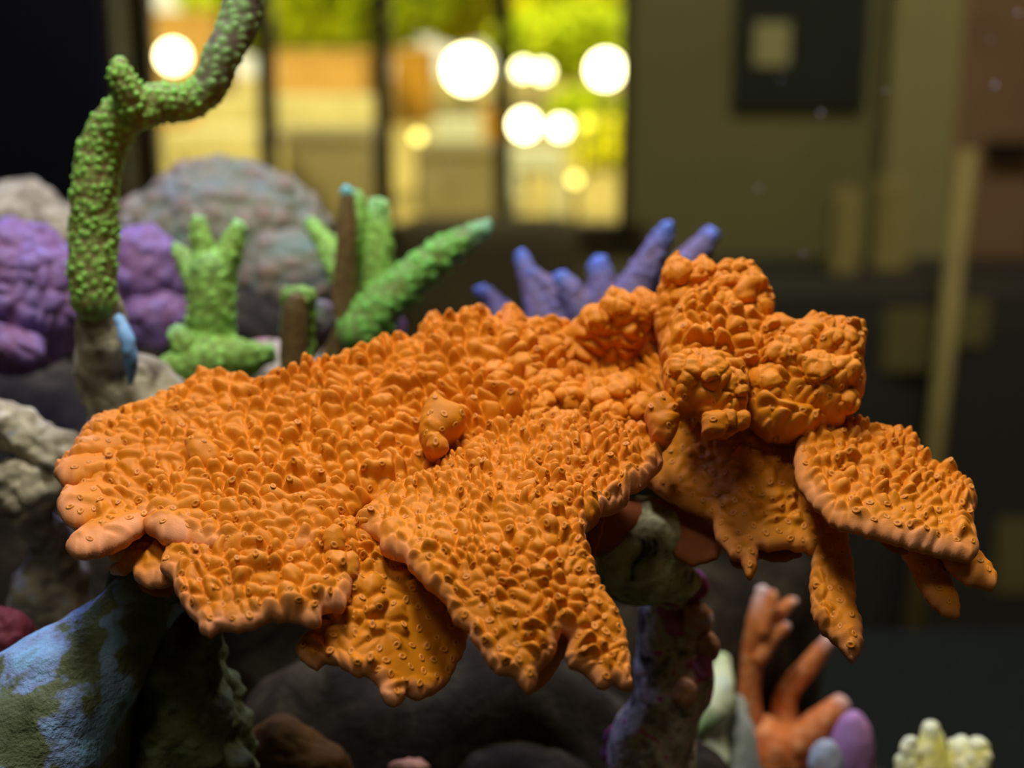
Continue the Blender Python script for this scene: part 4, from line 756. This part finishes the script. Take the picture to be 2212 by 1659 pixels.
for i, (px, py, dy, r, ry) in enumerate(((1085, 822, -0.1, 40, 1.1), (1130, 812, -0.1, 46, 1.0), (1180, 838, -0.1, 42, 1.0), (1226, 868, -0.05, 38, 1.0), (1112, 862, -0.1, 40, 0.9), (1168, 882, -0.1, 38, 0.8), (1292, 862, -0.1, 40, 1.0), (1338, 852, -0.1, 44, 1.0), (1376, 884, -0.1, 36, 1.0), (1322, 898, -0.1, 34, 0.8),
    (560, 890, 0.05, 26, 0.9), (500, 905, 0.1, 24, 0.8), (700, 905, 0.05, 28, 1.0), (830, 850, 0.05, 34, 1.0), (890, 800, 0.05, 34, 1.0), (1010, 790, 0.05, 40, 1.0), (1060, 730, 0.1, 36, 1.1), (1000, 730, 0.1, 30, 1.1), (935, 715, 0.15, 24, 1.3), (1102, 692, 0.15, 22, 1.3), (1030, 700, 0.15, 26, 1.2), (860, 935, 0.05, 36, 1.0), (660, 1010, 0.0, 26, 0.8), (760, 960, 0.0, 30, 1.0), (700, 1060, -0.1, 30, 0.9))):
    nodule(px, py, plane_y(py) + dy, r * 0.92, 300 + i, ry)
for i, (px, py, Y, r, ry) in enumerate(((1280, 690, 20.6, 36, 1.0), (1326, 660, 20.6, 40, 1.0), (1392, 662, 20.6, 36, 1.1), (1350, 715, 20.7, 36, 1.0), (1462, 585, 20.3, 34, 1.1), (1512, 585, 20.3, 30, 1.1), (1570, 605, 20.1, 40, 1.0), (1618, 605, 20.1, 36, 1.0), (1640, 660, 20.0, 32, 1.0), (1500, 660, 19.9, 44, 0.9), (1560, 655, 19.8, 42, 0.9), (1610, 720, 19.5, 44, 0.9), (1480, 720, 19.5, 40, 1.0), (1540, 730, 19.3, 50, 0.9),
    (1745, 725, 19.2, 40, 0.9), (1800, 728, 19.2, 40, 0.9), (1838, 735, 19.2, 34, 1.0), (1700, 760, 19.0, 46, 0.9), (1770, 790, 18.8, 50, 0.9), (1830, 800, 18.8, 40, 1.1), (1660, 820, 18.8, 44, 1.0), (1830, 860, 18.7, 34, 0.9), (1480, 800, 18.5, 38, 1.1), (1540, 800, 18.4, 42, 1.0), (1585, 830, 18.4, 32, 1.2), (1580, 900, 18.3, 30, 1.0), (1740, 905, 18.7, 32, 0.9))):
    nodule(px + (1600 - px) * 0.04, py + 6, Y - 0.1, r * 0.8, 340 + i, ry, 0.07)
mound('knob', [(905, 930), (922, 870), (942, 850), (965, 870), (1000, 885), (1006, 915), (990, 945), (968, 958), (962, 983), (935, 988), (910, 968)], 18.3, 0.25, 0.035, 32, T=0.26, R=34)
mound('knob', [(925, 940), (950, 935), (968, 960), (962, 984), (936, 988), (920, 970)], 17.95, 0.05, 0.01, 33, T=0.14, R=24, upk=0.1)
mound('knob', [(696, 1170), (705, 1142), (722, 1132), (738, 1142), (747, 1170), (735, 1205), (705, 1205)], 16.75, 0.08, 0.006, 34, T=0.14, R=30, upk=0.1)
mound('knob', [(730, 1215), (742, 1195), (762, 1192), (776, 1210), (772, 1250), (745, 1255)], 16.6, 0.08, 0.01, 35, T=0.12, R=26, upk=0.1)
mound('knob', [(400, 960), (412, 945), (436, 935), (455, 950), (478, 985), (480, 1020), (440, 1020), (410, 1000)], 18.25, 0.2, 0.02, 36, T=0.16, R=26)
mound('knob', [(1580, 985), (1595, 965), (1620, 960), (1620, 990), (1640, 1000), (1640, 1025), (1600, 1022)], 18.95, 0.05, 0.03, 37, T=0.12, R=24)
# a solid core holds the plates together behind the front
blob('core', coral, P(1450, 930, 20.6), (pxr(330, 20.6), pxr(120, 20.6), pxr(120, 20.6)), ORANGE_UNDER, 40, rough=0.2)
blob('core', coral, P(1000, 1130, 19.5), (pxr(420, 19.5), pxr(130, 19.5), pxr(100, 19.5)), ORANGE_UNDER, 41, rough=0.2, lean=0)

# pale growth rims only where an edge is free, and faint along the old back edge
def in_poly(x, y, poly):
    a = poly; b = np.roll(poly, -1, 0); c = np.zeros(len(x), bool)
    for p, q in zip(a, b):
        m = (p[1] > y) != (q[1] > y)
        if m.any(): c ^= m & (x < p[0] + (y - p[1]) / ((q[1] - p[1]) or 1e-9) * (q[0] - p[0]))
    return c
for s in SHEETS:
    r = s['rim'].copy()
    if r.max() < 0.02: continue
    op = s['op']; tn = np.roll(op, -2, 0) - np.roll(op, 2, 0); tn /= np.linalg.norm(tn, axis=1, keepdims=True) + 1e-9; out = np.stack([tn[:, 1], -tn[:, 0]], 1)
    area = (op[:, 0] * np.roll(op[:, 1], -1) - np.roll(op[:, 0], -1) * op[:, 1]).sum(); out = out * np.sign(area)
    e = op + out * 7; cov = np.zeros(len(e), bool)
    for o in SHEETS:
        if o is s or o['o'].data.materials[0] is not ORANGE: continue
        lo = o['op'].min(0); hi = o['op'].max(0); m = (e[:, 0] > lo[0]) & (e[:, 0] < hi[0]) & (e[:, 1] > lo[1]) & (e[:, 1] < hi[1]) & ~cov
        if m.any(): cov[np.nonzero(m)[0]] = in_poly(e[m, 0], e[m, 1], o['op']) & (o['fd'](e[m, 0], e[m, 1]) < s['fd'](e[m, 0], e[m, 1]) + 0.2)
    f = np.where(cov, 0.0, 1.0) * np.where((out[:, 1] < -0.15) & (e[:, 0] > 240), 0.12, 1.0)
    w = 9; f = np.convolve(np.concatenate([f[-w:], f, f[:w]]), np.hanning(2 * w + 3)[1:-1] / np.hanning(2 * w + 3).sum(), 'same')[w:-w]
    r *= f[s['nk']]
    s['o'].data.attributes['rim'].data.foreach_set('value', np.concatenate([r, r[s['botm']]]).astype(np.float32))

# ------------------------------------------------------------------ polyps: small rings that stand on the orange skin
def ring_mesh():
    seg = 10; prof = [(1.0, -0.15), (0.86, 0.22), (0.58, 0.26), (0.36, 0.02)]; V = []; F = []; FM = []
    for r, z in prof:
        for k in range(seg): a = 2 * math.pi * k / seg; V.append((r * math.cos(a), r * math.sin(a), z))
    for j in range(len(prof) - 1):
        for k in range(seg): F.append([j * seg + k, j * seg + (k + 1) % seg, (j + 1) * seg + (k + 1) % seg, (j + 1) * seg + k]); FM.append(0)
    F.append([(len(prof) - 1) * seg + k for k in range(seg)]); FM.append(1)
    me = bpy.data.meshes.new('polyp'); me.from_pydata(V, [], F); me.materials.append(POLYP_RING); me.materials.append(POLYP_PIT)
    me.polygons.foreach_set('material_index', FM); me.polygons.foreach_set('use_smooth', [True] * len(F)); return me
RING = ring_mesh(); V0 = np.array([v.co[:] for v in RING.vertices]); F0 = [list(p.vertices) for p in RING.polygons]
zs = 4.0; zb = np.full((int(1659 / zs) + 2, int(2212 / zs) + 2), 99.0)
for s in SHEETS:
    dep = (s['top'] - CAM) @ FWD; v = s['top'] - CAM; qx = CX + FPX * (v @ RIGHT) / dep; qy = CY - FPX * (v @ UP) / dep
    s['q'] = (qx, qy, dep); np.minimum.at(zb, (np.clip((qy / zs).astype(int), 0, zb.shape[0] - 1), np.clip((qx / zs).astype(int), 0, zb.shape[1] - 1)), dep)
rng = np.random.default_rng(7); placed = []; grid = {}
DENS = {'main_plate': 38, 'front_skirt': 30, 'lower_fan': 27, 'front_fan': 27, 'side_plate': 24, 'side_fan': 25, 'finger': 24, 'knob': 28, 'mound': 30, 'peak': 44, 'ridge': 44}
for s in SHEETS:
    nm = s['o'].name.split('.')[0]
    if nm not in DENS: continue
    me = s['o'].data; nn = np.zeros(len(me.vertices) * 3); me.vertices.foreach_get('normal', nn); nn = nn.reshape(-1, 3)[:s['n']]
    qx, qy, dep = s['q']; zz = zb[np.clip((qy / zs).astype(int), 0, zb.shape[0] - 1), np.clip((qx / zs).astype(int), 0, zb.shape[1] - 1)]
    toc = CAM - s['top']; toc /= np.linalg.norm(toc, axis=1, keepdims=True); fac = (toc * nn).sum(1)
    ok = np.nonzero((dep < zz + 0.06) & (fac > 0.45) & (s['d'] > 14) & ((s['k'] < 0.75) | (s['am'] < 0.04) | (s['r'] > 0.6)))[0]
    rng.shuffle(ok); D = DENS[nm]
    for i in ok[:6000]:
        x, y = qx[i], qy[i]; gk = (int(x // 40), int(y // 40))
        if any((x - a) ** 2 + (y - b) ** 2 < D * D for di in (-1, 0, 1) for dj in (-1, 0, 1) for a, b in grid.get((gk[0] + di, gk[1] + dj), ())): continue
        grid.setdefault(gk, []).append((x, y)); placed.append((dep[i] * (0.6 + 0.8 * (1 - fac[i])), s['top'][i], nn[i], 0.046 + 0.016 * rng.random(), rng.random() * 6.3))
placed.sort(key=lambda q: q[0]); base = np.array(coral.location) / U
rest_v = []; rest_f = []
for k, (_, p, n, r, a) in enumerate(placed):
    q = Vector(n).to_track_quat('Z', 'Y'); 
    M = Matrix.Translation(Vector((p + n * 0.004 - base) * U)) @ q.to_matrix().to_4x4() @ Matrix.Rotation(a, 4, 'Z') @ Matrix.Diagonal((r * U, r * 0.72 * U, r * 0.5 * U, 1))
    if k < 300:
        o = bpy.data.objects.new('polyp', RING); COL.objects.link(o); o.parent = coral; o.matrix_local = M
    else:
        R3 = np.array(M)[:3]; rest_f += [[len(rest_v) * len(V0) + i for i in f] for f in F0]; rest_v.append(V0 @ R3[:, :3].T + R3[:, 3])
if rest_v:
    o = mesh_obj('polyps', np.concatenate(rest_v) / U + base, rest_f, [POLYP_RING, POLYP_PIT], coral, face_mats=[(0 if len(f) == 4 else 1) for f in rest_f]); o['kind'] = 'stuff'
print('POLYPS', len(placed))
# ------------------------------------------------------------------ specks adrift in the water
SPECK = plain('white_speck', C3(200, 202, 210), rough=0.7, bump=0)
for i, (px, py, Y, r) in enumerate(((1735, 548, 30, 5), (1773, 245, 33, 6), (1640, 408, 36, 5), (1912, 195, 30, 5), (2150, 185, 34, 8), (2200, 28, 32, 7), (1686, 172, 38, 4), (2140, 85, 36, 4))):
    o = blob('water_speck', None, P(px, py, Y), (pxr(r, Y) * 0.7, pxr(r, Y) * 0.6, pxr(r, Y) * 0.6), SPECK, 200 + i, rough=0.5, sub=2)
    tag(o, 'tiny white speck adrift in the water', 'speck', 'white specks adrift in the water')
